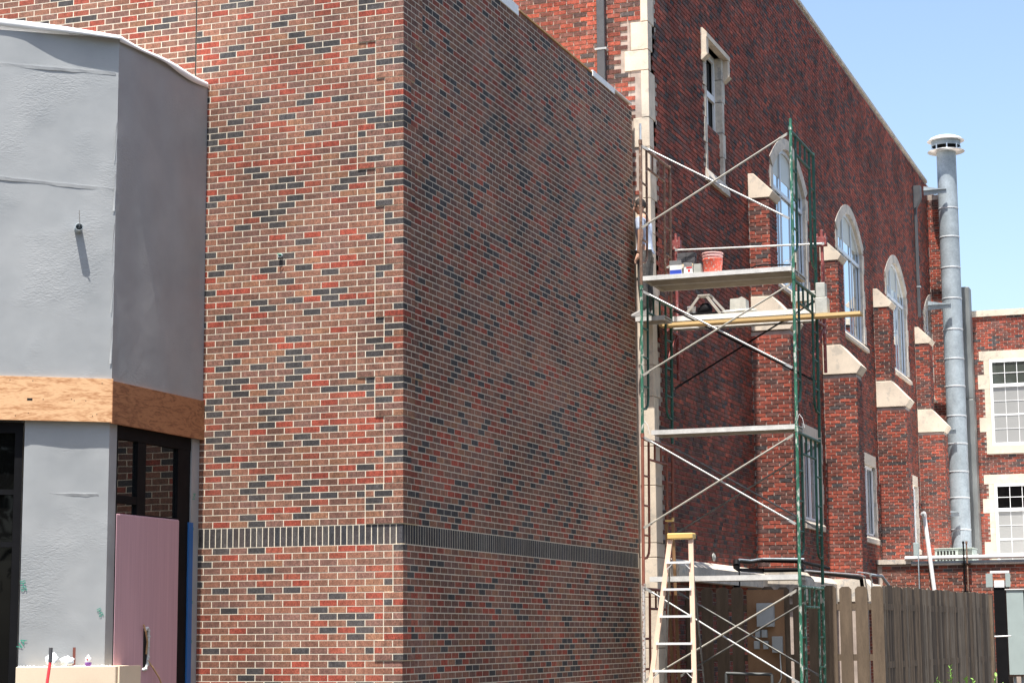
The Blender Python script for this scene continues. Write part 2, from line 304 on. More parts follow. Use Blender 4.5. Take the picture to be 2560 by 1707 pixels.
def emit_bricks(B, parent, m, K=300, jit=0., depth=.03, vj=.12, blockers=None, pieces='brick', restname='brickwork'):
    A = np.array(B.r); n = len(A)
    ci = A[:, 11].astype(int); rc = rng.choice(len(B.pal), n, p=B.pw); ci = np.where(ci < 0, rc, ci)
    A[:, 10] += rng.uniform(-jit, jit, n) if jit else 0
    # image size of each brick to pick the ones that show largest
    uc = (A[:, 6]+A[:, 7])/2; zc = (A[:, 8]+A[:, 9])/2
    P = np.stack([A[:, 0]+A[:, 2]*uc, A[:, 1]+A[:, 3]*uc, zc], 1)-np.array(CAM)
    zz = P@np.array(fwd); px = 1280+FPX*(P@np.array(cr))/zz; py = 853.5-FPX*(P@np.array(cu))/zz
    vis = (px > 10) & (px < 2550) & (py > 10) & (py < 1697)
    if blockers is not None: vis &= blockers(px, py)
    facing = np.abs(A[:, 4]*P[:, 0]+A[:, 5]*P[:, 1])/np.linalg.norm(P, axis=1)
    size = (A[:, 7]-A[:, 6])*(A[:, 9]-A[:, 8])*facing/zz**2; size[~vis] = -1
    order = np.argsort(-size); pick = set(order[:K][size[order[:K]] > 0].tolist())
    # shared meshes for the picked ones
    cache = {}
    def unit(c):
        if c in cache: return cache[c]
        me = bpy.data.meshes.new(pieces)
        me.from_pydata([(0, 0, 0), (1, 0, 0), (1, 0, 1), (0, 0, 1), (0, 1, 0), (1, 1, 0), (1, 1, 1), (0, 1, 1)], [], [(4, 7, 6, 5), (0, 4, 5, 1), (1, 5, 6, 2), (2, 6, 7, 3), (3, 7, 4, 0)])
        a = me.attributes.new('bcol', 'FLOAT_COLOR', 'POINT'); col = np.tile(np.append(B.pal[c[0]]*(1+vj*c[1]), 1), 8); a.data.foreach_set('color', col.astype(np.float32))
        me.materials.append(m); cache[c] = me; return me
    pl = WLOC[parent.name]
    for i in sorted(pick, key=lambda k: -size[k]):
        r = A[i]; o = bpy.data.objects.new(pieces, unit((int(ci[i]), int(rng.integers(-2, 3))*.5))); COL.objects.link(o); o.parent = parent
        U = Vector((r[2], r[3], 0)); N = Vector((r[4], r[5], 0)); Z = Vector((0, 0, 1))
        a, b, c = U*(r[7]-r[6]), N*(depth+r[10]), Z*(r[9]-r[8]); O = Vector((r[0], r[1], 0))+U*r[6]-N*depth+Z*r[8]-pl
        o.matrix_basis = Matrix(((a.x, b.x, c.x, O.x), (a.y, b.y, c.y, O.y), (a.z, b.z, c.z, O.z), (0, 0, 0, 1)))
    rest = np.array([i for i in range(n) if i not in pick]); 
    if len(rest) == 0: return
    Q = A[rest]; k = len(Q)
    u = np.stack([Q[:, 6], Q[:, 7], Q[:, 7], Q[:, 6]]*2, 1); z = np.stack([Q[:, 8], Q[:, 8], Q[:, 9], Q[:, 9]]*2, 1)
    d = np.concatenate([np.full((k, 4), -depth), np.repeat(Q[:, 10:11], 4, 1)], 1)
    if jit: d[:, 4:] += rng.uniform(-jit*.4, jit*.4, (k, 4)); u[:, 4:] += rng.uniform(-jit*.4, jit*.4, (k, 4)); z[:, 4:] += rng.uniform(-jit*.35, jit*.35, (k, 4))
    V = np.stack([Q[:, 0:1]+Q[:, 2:3]*u+Q[:, 4:5]*d, Q[:, 1:2]+Q[:, 3:4]*u+Q[:, 5:6]*d, z], 2).reshape(-1, 3)
    fl = np.array([(4, 7, 6, 5), (0, 4, 5, 1), (1, 5, 6, 2), (2, 6, 7, 3), (3, 7, 4, 0)])
    cross = Q[:, 2]*Q[:, 5]-Q[:, 3]*Q[:, 4]      # handedness
    F = (np.arange(k)[:, None, None]*8+fl[None])
    F = np.where(cross[:, None, None] > 0, F, F[:, :, ::-1]).reshape(-1, 4)
    me = bpy.data.meshes.new(restname); me.vertices.add(len(V)); me.vertices.foreach_set('co', V.astype(np.float32).ravel())
    me.loops.add(F.size); me.loops.foreach_set('vertex_index', F.astype(np.int32).ravel()); me.polygons.add(len(F)); me.polygons.foreach_set('loop_start', np.arange(0, F.size, 4, dtype=np.int32))
    me.polygons.foreach_set('use_smooth', [False]*len(F)); me.update(calc_edges=True)
    a = me.attributes.new('bcol', 'FLOAT_COLOR', 'POINT'); c = B.pal[ci[rest]]*(1+rng.uniform(-vj, vj, (k, 1)))
    c = np.concatenate([c, np.ones((k, 1))], 1); a.data.foreach_set('color', np.repeat(c, 8, 0).astype(np.float32).ravel())
    me.materials.append(m)
    o = bpy.data.objects.new(restname, me); COL.objects.link(o); o.parent = parent; o.location = -pl; o['kind'] = 'stuff'

# ================================================================== GROUND
struct('ground', MB().box(-1500, 1500, -1500, 1500, GZ-.5, GZ), M_GROUND)

# ================================================================== NEW BRICK BUILDING
C_ = .0677333; J = .0106/2; BL = .2032; PJ = .012
NT = 94                                       # top course
ZT = NT*C_
nb = thing('new_brick_building', 'new brick extension with pale mortar, scattered black bricks and a dark soldier band', 'building', (-3, 4, GZ))
YE = 8.39
XL = -6.2
zones = [(74, 95, 2.5), (68, 74, 1.5), (61, 68, 1), (54, 61, 2.5), (48, 54, 1.5), (39, 48, 1), (31, 39, 1.5), (28, 31, 1), (22, 28, 2.5), (16, 22, 1.5), (6, 16, 1), (0, 6, 2), (-10, -3, .5), (-17, -10, 1), (-20, -17, 1.5)]
def zone(n):
    for a, b, w in zones:
        if a <= n < b: return w
    return 0
mb = MB()
mb.box(XL, -.0008, .0018, YE-.002, GZ-.1, ZT-.02)
link('wall', mb, M_MORT, nb)
mz = MB()
for a, b, w in zones:
    mz.box(-w*BL+.006, PJ-.0008, -PJ+.0018, w*BL-.006, a*C_+.003, b*C_-.003)
link('corner_quoin_backing', mz, M_MORT, nb)
NB = Bricks(PAL_NEW, PW_NEW, True); NS = Bricks(np.array([SOLD, (.052, .046, .047), (.040, .041, .046)]), np.array([.4, .3, .3]))
UF, NF = (1, 0), (0, -1); US, NSd = (0, 1), (1, 0)
XCJ = -2.42                                   # control joint in the upper left of the front wall
for n in range(-39, NT):
    if -3 <= n < 0: continue
    z0, z1 = n*C_+J, (n+1)*C_-J; w = zone(n); odd = n % 2
    wz = max(w, .5 if not w and n < -20 else 0)
    for face in (0, 1):
        L_ = 6.2/BL if face == 0 else YE/BL
        js = list(np.arange(.5 if not odd else 1., L_, 1.)); js = [j for j in js if j > .3]
        if w and all(abs(j-w) > .1 for j in js): js.append(w)
        if face == 0:
            js.append(-XCJ/BL)
            if z0 < 4.3: js = [j for j in js if j < 11.35]+[11.4]
        else:
            js.append(L_-.02)
        js = sorted(js); prev = 0
        for j in js:
            if j-prev < .12: continue
            pr = PJ if (w and (prev+j)/2 < w) else 0
            g0 = J if prev > 0 else 0
            if face == 0:
                if z0 < 4.3 and prev > 11.4: break
                a0 = -j*BL+J; a1 = -prev*BL-g0
                if abs(prev+XCJ/BL) < .01 and z0 > 2.9: a1 -= .004
                if abs(j+XCJ/BL) < .01 and z0 > 2.9: a0 += .004
                if w and abs(j-w) < .01: a0 += .003
                if w and abs(prev-w) < .01: a1 -= .002
                if prev == 0: a1 = (PJ if pr else 0)-.001
                cidx = None
                if prev == 0: cidx = int(rng.choice(len(PAL_NEW), p=PW_NEW/PW_NEW.sum())); ccol = cidx
                if z0 > 5.9 and a0 < -3.5 and False: continue
                NB.add((0, 0), UF, NF, a0, a1, z0, z1, pr, cidx)
            else:
                a0 = prev*BL+g0; a1 = min(j*BL-J, YE)
                if prev == 0: a0 = -(PJ if pr else 0)+.001
                NB.add((0, 0), US, NSd, a0, a1, z0, z1, pr, ccol if prev == 0 else None)
            prev = j
zb0, zb1 = -3*C_+J, -J
k = 0; u = 0
while -u > -2.33: 
    NS.add((0, 0), UF, NF, -u-C_+J, -u-(J if u > 0 else .001), zb0, zb1, 0 if u > 0 else 0); u += C_
u = 0
while u < YE-C_:
    NS.add((0, 0), US, NSd, u+(J if u > 0 else -.0), u+C_-J, zb0, zb1, 0); u += C_
behind = lambda px, py: ((px > 505) | (py < 60)) & (px < 1590)
emit_bricks(NB, nb, M_BRN, 300, jit=.0003, blockers=behind)
emit_bricks(NS, nb, M_BRN, 250, jit=.0002, pieces='soldier_brick', restname='soldier_brickwork')
link('control_joint', MB().box(XCJ-.007, XCJ+.007, -.0008, .0015, 2.9, ZT), M_DARK, nb)
# roof edge pieces
mb = MB(); mb.box(XL, -.02, .05, YE-.01, ZT-.019, ZT+.015); link('roof', mb, M_PLYE, nb)
mb = MB(); mb.box(-.35, .012, -.05, 3.55, ZT+.016, ZT+.055); mb.box(-.01, .013, -.05, 3.55, ZT-.07, ZT+.016); link('coping', mb, M_WMEM, nb)
link('plywood_edge', MB().box(-.30, .004, 3.6, 6.55, ZT+.0155, ZT+.035), M_PLYE, nb, label='bare plywood strip along the roof edge')
mb = MB(); mb.box(-.3, .02, 6.5, 8.36, ZT+.036, ZT+.05); mb.box(.006, .02, 6.5, 7.5, ZT-.03, ZT+.036); link('coping', mb, M_WMEM, nb)

# conduit stub in the brick front
def stub(c, n, r, L, nm, label, wire=True):
    t = thing(nm, label, 'pipe', c)
    c = Vector(c); n = Vector(n).normalized(); a = n.orthogonal().normalized(); b = n.cross(a); N = 14
    P = lambda k, rr, l: c+n*l+(a*math.cos(2*math.pi*k/N)+b*math.sin(2*math.pi*k/N))*rr
    vs = [P(k, r, -.02) for k in range(N)]+[P(k, r, L) for k in range(N)]+[P(k, r*.86, L) for k in range(N)]+[P(k, r*.86, 0) for k in range(N)]
    fs = [(j*N+k, j*N+(k+1) % N, (j+1)*N+(k+1) % N, (j+1)*N+k) for j in range(3) for k in range(N)]+[tuple(range(3*N, 4*N))]
    m = MB(); m.add(vs, fs, True); link('sleeve', m, M_GALV, t)
    return t
ps = onY(703, 640, 0)
t = stub((ps.x, -.0, ps.z), (0, -1, 0), .021, .035, 'conduit_sleeve', 'small round conduit sleeve with green wire set in the sunlit brick front')
link('wire', MB().path([(ps.x, -.02, ps.z+.01), (ps.x-.01, -.07, ps.z+.012), (ps.x+.03, -.05, ps.z+.002)], .004), mat('green_wire', (.10, .40, .25), .5), t)

# ================================================================== GREY WRAPPED BAY
BX = -2.27; s0 = Vector((BX, -1.81)); bd = Vector((-.809, -.588)); bn = Vector((.588, -.809))
ZP = 4.74; ZW1, ZW0 = 1.352, .935
bay = thing('wrapped_bay', 'angled entrance bay wrapped in grey membrane with a plywood band and dark windows', 'building', (-3.2, -1.2, GZ))
def B3(s, off, z): p = s0+bd*s+bn*off; return Vector((p.x, p.y, z))
SE = 3.0
def bayplan(off_f, off_s, s_end=SE, ib=.25):
    """closed plan polygon: front along bd, side along x=BX; offsets outward"""
    c = s0+bn*off_f; # intersection of the offset front line with x = BX+off_s
    xs = BX+off_s; tt = (xs-c.x)/bd.x; p = c+bd*tt
    e = s0+bn*off_f+bd*s_end
    return [(xs, .0), (p.x, p.y), (e.x, e.y), (e.x-.2, .0)]
def planprism(poly, z0, z1):
    return MB().prism([(x, y, z0) for x, y in poly], (0, 0, z1-z0))
# upper wrapped wall as a subdivided, slightly puckered skin
def skin(pts, z0, z1, nz=40, amp=.006, seed=1):
    r = random.Random(seed); m = MB(); vs = []; 
    segs = []
    for (a, b) in zip(pts[:-1], pts[1:]):
        a, b = Vector(a), Vector(b); n = max(2, int((b-a).length/.06)); 
        for i in range(n): segs.append((a.lerp(b, i/n), Vector(((b-a).y, -(b-a).x)).normalized(), 0 if i == 0 else 1))
    segs.append((Vector(pts[-1]), Vector((0, 0)), 0))
    for k, (p, n, w) in enumerate(segs):
        for j in range(nz+1):
            z = z0+(z1-z0)*j/nz; d = amp*(math.sin(k*.55+z*2.1+seed)+math.sin(k*.23-z*1.3+2*seed))*.5 + r.uniform(-1, 1)*amp*.12
            vs.append((p.x-n.x*d*w, p.y-n.y*d*w, z))
    fs = [(k*(nz+1)+j, (k+1)*(nz+1)+j, (k+1)*(nz+1)+j+1, k*(nz+1)+j+1) for k in range(len(segs)-1) for j in range(nz)]
    m.add(vs, fs, True); return m
pl = bayplan(-.02, -.02); link('wall_core', planprism(pl, .95, ZP-.02), M_MEM, bay)
p = bayplan(0, 0); 
o = link('front_membrane', skin([p[2], p[1]], 1.2, ZP, amp=.005, seed=2), M_MEM, bay)
o = link('side_membrane', skin([p[1], (p[0][0], .0)], 1.2, ZP, amp=.008, seed=5), M_MEM, bay)
# seams of the membrane: thin raised laps on the front
def lap(sa, sb, za, zb, t=.0, w=.010, off=.0085):
    m = MB(); n = 14; r = random.Random(int(za*100)); vs = []
    for i in range(n+1):
        f = i/n; s_ = sa+(sb-sa)*f; z = za+(zb-za)*f+r.uniform(-.003, .003); ww = w*(.5+r.random())
        vs += [B3(s_, off-.010, z+ww/2), B3(s_, off+t, z+ww/2-.002), B3(s_, off-.006, z-ww/2-.022)]
    fs = []
    for i in range(n): a = i*3; fs += [(a, a+1, a+4, a+3), (a+1, a+2, a+5, a+4)]
    m.add(vs, fs, False); return m
for a in [(1.5, .03, 4.41, 4.39), (1.5, .03, 3.30, 3.22)]:
    link('membrane_lap', lap(*a), M_MEMS, bay)
m = MB()
for a in [(.0, 1.45, .012, 4.6), (.008, 3.0, .05, 2.6)]: pass
r_ = random.Random(4)
for k in range(5):
    zz = 1.5+k*.5; m.add([B3(.01+.01*k % .03, .012, zz), B3(.03, .014, zz), B3(.012, .022, zz+.35), B3(.0, .012, zz+.4)], [(0, 1, 2), (0, 2, 3)], True)
link('corner_fold', m, M_MEMS, bay)
# white roof membrane folded over the edge
def flapedge(pa, pb, n_out, za, zb, seed, drop=.055, out=.05):
    r = random.Random(seed); m = MB(); n = 26; vs = []; pa, pb = Vector(pa), Vector(pb); nv = Vector(n_out)
    for i in range(n+1):
        f = i/n; p = pa.lerp(pb, f); z = za+(zb-za)*f + .012*math.sin(f*9+seed); o_ = out*(.6+.5*math.sin(f*5.3+seed*2)+.15*math.sin(f*17)); dr = drop*(.7+.35*math.sin(f*7+seed*3)); o_ = max(.012, o_)
        q = p-nv*.5; vs += [(q.x, q.y, z+.03), (p.x+nv.x*.0, p.y+nv.y*.0, z+.03), (p.x+nv.x*o_*.6, p.y+nv.y*o_*.6, z+.015), (p.x+nv.x*o_, p.y+nv.y*o_, z-dr), (p.x+nv.x*(o_-.006), p.y+nv.y*(o_-.006), z-dr), (p.x+nv.x*(o_*.6-.006), p.y+nv.y*(o_*.6-.006), z)]
    fs = []
    for i in range(n):
        for k in range(5): a = i*6+k; fs.append((a, a+6, a+7, a+1))
    m.add(vs, fs, True); return m
e = s0+bd*SE
link('roof_membrane_flap', flapedge((e.x, e.y), (BX+.02, s0.y-.02), (bn.x, bn.y), ZP+.20, ZP+.0, 1, drop=.05, out=.075), M_WMEM, bay)
link('roof_membrane_flap', flapedge((BX+.01, s0.y-.02), (BX+.01, -.02), (1, 0), ZP+.0, ZP+.0, 3, drop=.05, out=.03), M_WMEM, bay)
link('roof', planprism(bayplan(-.05, -.05), ZP-.02, ZP), M_WMEM, bay)
# plywood band
c1 = B3(.0, .018, 0)
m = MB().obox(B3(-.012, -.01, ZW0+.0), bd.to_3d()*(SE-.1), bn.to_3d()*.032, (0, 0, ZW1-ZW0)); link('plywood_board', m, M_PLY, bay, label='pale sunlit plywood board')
m = MB().obox((BX-.01, s0.y-.015, ZW0-.01), (0, 1.83, 0), (.032, 0, 0), (0, 0, ZW1-ZW0-.01)); link('plywood_board', m, M_PLY2, bay, label='side plywood board with its shade put into a darker reddish colour')
m = MB(); r_ = random.Random(3)
for i in range(16):
    s_ = r_.uniform(.05, 1.3); z = r_.choice([ZW0+.05, ZW1-.05, (ZW0+ZW1)/2])+r_.uniform(-.02, .02); m.obox(B3(s_, .022, z), bd.to_3d()*.008, bn.to_3d()*.001, (0, 0, .008))
m.obox(B3(.74, .022, (ZW0+ZW1)/2-.02), bd.to_3d()*.05, bn.to_3d()*.001, (0, 0, .022))
link('nail_heads', m, M_DARK, bay)
# lower column between the windows
OFC = -.05
cw = .80
poly = [B3(-.02, OFC, 0), B3(cw, OFC, 0), B3(cw, OFC-.16, 0), B3(.15, OFC-.2, 0)]
colx = BX-.035
pc = [(colx, -1.78), ]
c0 = s0+bn*OFC; tt = (colx-c0.x)/bd.x; pcn = c0+bd*tt
poly = [(colx, -1.635), (pcn.x, pcn.y), tuple((s0+bn*OFC+bd*cw)), tuple((s0+bn*(OFC-.22)+bd*cw)), (colx-.25, -1.40)]
link('column_core', planprism([(poly[0][0]-.01, poly[0][1])]+[(poly[1][0]-.012, poly[1][1]+.012)]+[(poly[2][0]+.01, poly[2][1]+.01)]+poly[3:], -1.55, .94), M_MEM, bay)
link('column_front_membrane', skin([poly[2], poly[1]], -1.5, ZW0+.02, amp=.006, seed=9), M_MEM, bay)
link('column_side_membrane', skin([poly[1], poly[0]], -1.5, ZW0+.02, amp=.004, seed=11), M_MEM, bay)
for a in [(.62, .10, .25, .25)]: link('membrane_lap', lap(a[0], a[1], a[2], a[3], off=OFC+.003, t=.001, w=.008), M_MEMS, bay)
# green printing on the jamb wraps
def glyph(parent, text, loc, rotm, size, m_, nm='printing'):
    cu_ = bpy.data.curves.new(nm, 'FONT'); cu_.body = text; cu_.size = size; cu_.extrude = .0004; cu_.align_x = 'CENTER'; cu_.align_y = 'CENTER'
    tmp = bpy.data.objects.new('tmp', cu_); COL.objects.link(tmp); dg = bpy.context.evaluated_depsgraph_get(); me = bpy.data.meshes.new_from_object(tmp.evaluated_get(dg)); bpy.data.objects.remove(tmp)
    o = bpy.data.objects.new(nm, me); COL.objects.link(o); me.materials.clear(); me.materials.append(m_); o.parent = parent
    M4 = rotm.to_4x4(); M4.translation = Vector(loc)-WLOC[parent.name]; o.matrix_basis = M4; return o
M_GPR = mat('green_print', (.03, .26, .18), .6)
def face_rot(nrm, spin=0):
    nrm = Vector(nrm).normalized(); x = Vector((0, 0, 1)).cross(nrm).normalized(); y = nrm.cross(x); 
    m = Matrix((x, y, nrm)).transposed(); return m @ Matrix.Rotation(spin, 3, 'Z')
glyph(bay, 'SHI', B3(.055, OFC+.0045, -.87), face_rot(bn.to_3d(), R(115)), .06, M_GPR)
glyph(bay, 'SHI', B3(cw-.03, OFC+.0045, -.62), face_rot(bn.to_3d(), R(100)), .075, M_GPR)
glyph(bay, 'VA', B3(cw-.03, OFC+.0045, -1.16), face_rot(bn.to_3d(), R(60)), .08, M_GPR)
# front window (left edge of the view)
w = bay
def bayrect(s_a, s_b, z0, z1, off, th, name, m_, label=None):
    return link(name, MB().obox(B3(s_a, off, z0), bd.to_3d()*(s_b-s_a), bn.to_3d()*th, (0, 0, z1-z0)), m_, bay, label=label)
fw = link('window', MB().obox(B3(cw+.01, OFC-.09, -1.6), bd.to_3d()*.075, bn.to_3d()*.06, (0, 0, 2.52)).obox(B3(cw+.085, OFC-.09, .82), bd.to_3d()*2.0, bn.to_3d()*.06, (0, 0, .10)).obox(B3(cw+.085, OFC-.088, .235), bd.to_3d()*2.0, bn.to_3d()*.05, (0, 0, .05)).obox(B3(cw+.085, OFC-.088, -.26), bd.to_3d()*2.0, bn.to_3d()*.05, (0, 0, .05)), M_BLACK, bay, label='black framed window on the sunlit face')
gl = link('pane', MB().obox(B3(cw+.08, OFC-.08, -1.6), bd.to_3d()*2.0, bn.to_3d()*.006, (0, 0, 2.45)), M_DARKG, fw)
link('interior', MB().obox(B3(cw+.0, -.9, -2.5), bd.to_3d()*2.2, bn.to_3d()*.3, (0, 0, 3.4)), M_DARK, bay)
# side window, glass reflects the brick front
XG = BX-.075
sw = MB(); y0, y1 = -1.63, -.165
sw.box(XG-.02, XG+.035, y0, y1, .80, .935)           # head
sw.box(XG-.02, XG+.03, -1.22, -1.06, -1.6, .80)      # mullion
sw.box(XG-.02, XG+.03, -.42, y1, -1.6, .80)          # right stile
sw.box(XG-.02, XG+.028, y0, -1.22, .18, .255)        # small transom, left light
sw.box(XG-.02, XG+.028, -1.06, -.42, -.04, .09)      # lower rail
sw.box(XG-.02, XG+.04, y0, y0+.02, -1.6, .80)
fr = link('window', sw, M_BLACK, bay, label='black framed window on the shaded side')
link('pane', MB().box(XG-.006, XG, y0, -.40, -.03, .81), glass_mat('reflecting_side_glass', (.9, .9, .9), .03, rough=.01), fr)
link('jamb_wrap', MB().box(BX-.11, BX-.03, -.164, -.004, -1.7, .945), M_MEM, bay, label='pale blue grey wrapped jamb')
link('blue_tape', MB().box(BX-.0295, BX-.0275, -.165, -.115, -1.7, .06).box(BX-.06, BX-.028, -.2, -.166, -1.7, .06), M_BLUE, bay)
for zz in (.33, .0, -.75, -1.15): glyph(bay, 'VA' if zz > .1 else 'S', (BX-.0285, -.10 if zz > .1 else -.12, zz), face_rot((1, 0, 0), R(70)), .07, M_GPR)
# insulation board closing the lower part of the side window
ib = link('insulation_board', MB().box(BX-.055, BX-.030, -1.625, -.395, -1.75, .075), M_PINK, bay, bevel=.012, label='dusty pink foam insulation board')
m = MB(); 
fp = [(-1.045, -1.035), (-1.01, -1.02), (-.985, -1.045), (-.98, -1.10), (-.985, -1.20), (-.985, -1.30), (-.995, -1.37), (-1.03, -1.415), (-1.07, -1.42)]
m.path([(BX-.026, a_, b_) for a_, b_ in fp], .0165, 10)
for k, (a_, b_) in enumerate(fp): m.lathe((BX-.024, a_, b_-.018), [(.001, 0), (.016, .006), (.019+.003*(k % 2), .018), (.015, .03), (.001, .036)], 8)
link('foam_rim', m, M_GYP, bay, label='foam sprayed round the cut hole')
link('cut_hole', MB().box(BX-.0295, BX-.0285, -1.075, -1.00, -1.42, -1.02), M_DARK, bay)
cable = MB().path([(BX-.005, -1.115, -.985), (BX+.005, -1.085, -1.06), (BX+.0, -1.045, -1.15), (BX-.02, -1.03, -1.27)], .009).path([(BX-.02, -1.0, -1.33), (BX+.01, -.95, -1.40), (BX+.03, -.86, -1.50), (BX+.04, -.78, -1.62)], .008)
link('cable', cable, M_CABLE, label='tan cable looping through the hole in the pink board', cat='cable')
# stone ledge under the column
def st_pt(px, py, z): return onZ(px, py, z)
zl = -1.372
a = B3(.83, .115, zl); b = B3(-.085, .115, zl)
ledge = thing('stone_ledge', 'beige stone ledge below the grey wrapped column', 'ledge', (b.x, b.y, GZ))
m = MB().prism([a, b, (b.x-.02, b.y+.28, zl), (BX-.3, -1.25, zl), (a.x, a.y+.3, zl)], (0, 0, -.5)); link('sill_slab', m, M_BEIGE, ledge, bevel=.006)
m = MB().box(b.x+.004, BX+.16, b.y+.03, b.y+.42, zl-.5, zl-.001); link('return_slab', m, M_BEIGE, ledge)
link('pier', MB().prism([(a.x, a.y+.01, zl-.5), (b.x, b.y+.02, zl-.5), (b.x-.02, b.y+.28, zl-.5), (a.x, a.y+.3, zl-.5)], (0, 0, GZ-zl+.5)), M_STONE2, ledge)
# crumbs, bag, can, strip on the ledge
m = MB(); r_ = random.Random(8)
for i in range(70):
    s_ = r_.uniform(-.06, .80); q = B3(s_, r_.uniform(.03, .105), zl+.001); h = r_.uniform(.004, .012); m.lathe(q, [(.001, h), (h*.9, h*.4), (h, 0)], 5)
link('mortar_crumbs', m, M_WHITE, kind='stuff', label='white mortar crumbs scattered along the beige stone ledge', cat='rubble')
def blob(c, r, seed, n=14, squash=.5):
    rr = random.Random(seed); m = MB(); vs = []; rings = 8
    for j in range(rings+1):
        ph = math.pi*j/rings
        for i in range(n):
            th = 2*math.pi*i/n; k = 1+rr.uniform(-.18, .18); vs.append((c[0]+r[0]*k*math.sin(ph)*math.cos(th), c[1]+r[1]*k*math.sin(ph)*math.sin(th), c[2]+r[2]*(1-math.cos(ph))*k*.5*2*.5))
    m.add(vs, [(j*n+i, j*n+(i+1) % n, (j+1)*n+(i+1) % n, (j+1)*n+i) for j in range(rings) for i in range(n)], True); return m
q = B3(.50, .05, zl+.002); q2 = B3(.36, .05, zl+.002)
m = blob(q, (.07, .03, .115), 5); m2 = blob(q2, (.075, .035, .085), 6); m.add(m2.v, m2.f, True)
link('plastic_wrap', m, M_PLASTIC, label='crumpled clear plastic wrap lying on the beige stone ledge', cat='packaging')
q = B3(.165, .055, zl+.001); can = thing('primer_can', 'small white and purple can standing on the beige stone ledge', 'can', q)
link('body', MB().lathe(q, [(.0, 0), (.031, 0), (.031, .035)], 18), mat('purple_label', (.25, .10, .42), .4), can)
link('label_band', MB().lathe(q, [(.0305, .035), (.031, .036), (.031, .075), (.0305, .076)], 18), M_WHITE, can)
link('lid', MB().lathe(q, [(.031, .076), (.022, .086), (.014, .088), (.014, .103), (0, .103)], 18), M_GALVB, can)
link('print', MB().obox(q+Vector((.0, -.0325, .055)), (.016, 0, 0), (0, .001, 0), (0, 0, .014)), mat('red_print', (.6, .03, .03), .5), can)
q = B3(.28, -.0, zl); link('steel_strap', MB().obox(q, bd.to_3d()*.026, bn.to_3d()*.006, (0, 0, .175)), mat('rusty_strap', (.16, .05, .035), .8, var=.3), label='rusty upright steel strap at the foot of the grey column', cat='bracket')
# red pole leaning in front of the ledge
top = onY(127, 1618, -2.65); po = thing('long_handle', 'red handled tool with a black grip leaning before the stone ledge', 'tool', (top.x-.02, -2.75, GZ))
link('shaft', MB().tube((top.x-.01, -2.95, GZ+.02), (top.x, -2.655, top.z-.13), .014, 12), mat('bright_red_handle', (.75, .04, .05), .4), po)
link('grip', MB().tube((top.x, -2.655, top.z-.13), (top.x+.001, -2.65, top.z), .0175, 12), mat('dark_rubber', (.06, .06, .065), .7), po)
# round sleeve on the wrapped front
q = B3(.352, .0, 2.80)
t = stub(q, Vector((bn.x, bn.y, .03)), .038, .125, 'wall_sleeve', 'round metal sleeve sticking out of the grey wrapped bay front')
e_ = q+Vector((bn.x, bn.y, 0))*.12
link('wire', MB().path([q+Vector((bn.x, bn.y, 0))*.06, e_+Vector((.02, -.02, .03)), e_+Vector((.03, -.05, .12)), e_+Vector((.035, -.06, .155))], .0045), M_GALVB, t)

# ================================================================== OLD BRICK BUILDING
XO = .23; YO = 8.48; ZOT = 11.25; YF = 36.6; OC = .0699; OJ = .0072; OB = .2065
ob = thing('old_brick_building', 'tall old dark red brick school with pale stone quoins, buttresses and arched windows', 'building', (-4, 20, GZ))
# ---- openings on the side wall  (y0,y1,z0,z1,kind)
PIT = 6.235
arches = [18.11+PIT*i for i in range(4)]
rects = [19.55+PIT*i for i in range(3)]
# wall core, split round the openings so that windows are real recesses
def arch_h(t, spring, rise): 
    t = min(1, abs(t)); return spring+rise*(1-t**1.95)
HW, SP, RI, ZS = 1.44, 7.30, .62, 5.27        # inner opening of the arched windows
HWo, SPo, RIo = 1.68, 7.46, .66               # outer edge of the stone surround
core = MB()
core.box(-8, XO-.265, YO+.012, YF, GZ-.2, ZOT)           # inner core behind the glass line
segs = []
def strip(y0, y1, z0, z1):
    if y1 > y0 and z1 > z0: core.box(XO-.27, XO-.014, y0, y1, z0, z1)
ys = YO+.012
openings = sorted([(11.80, 12.90, 6.20, 8.30)]+[(c-HW-.1, c+HW+.1, 0, 0) for c in arches])
cur = ys
for c in arches:
    strip(cur, c-HW-.08, 3.1, ZOT) if cur > 12 and c > 18.5 else None
    cur = c+HW+.08
# first stretch holds the tall slit window
strip(ys, 11.80, 3.1, ZOT); strip(12.90, arches[0]-HW-.08, 3.1, ZOT); strip(11.80, 12.90, 3.1, 6.2); strip(11.80, 12.90, 8.30, ZOT)
strip(arches[-1]+HW+.08, YF, 3.1, ZOT)
for c in arches:
    strip(c-HW-.08, c+HW+.08, 3.1, ZS-.06); strip(c-HW-.08, c+HW+.08, SP+RI+.08, ZOT)
cur = ys
for c in rects: strip(cur, c-.82, GZ-.1, 3.1); cur = c+.82; strip(c-.82, c+.82, GZ-.1, 1.02); strip(c-.82, c+.82, 2.58, 3.1)
strip(cur, YF, GZ-.1, 3.1)
link('wall', core, M_MORTO, ob)
# front face of the old building (behind the new roof)
link('front_wall', MB().box(-8, XO-.014, YO+.014, YO+.4, 3, ZOT), M_MORTO, ob)
OBk = Bricks(PAL_OLD, PW_OLD)
def oldrow(O, U, N, ua, ub, n, off, skip=None, proud=0., ci=None):
    z0, z1 = n*OC+OJ, (n+1)*OC-OJ
    u = ua - (off*OB); k = 0
    hdr = False
    while u < ub:
        L_ = OB*(.5 if hdr else 1.0)
        a, b = max(u+OJ, ua+.0), min(u+L_-OJ, ub)
        if b-a > .03 and not (skip and skip((a+b)/2, (z0+z1)/2, a, b, z0, z1)): OBk.add(O, U, N, a, b, z0, z1, proud, ci)
        u += L_
inst = [5.80, 7.24, 7.66]
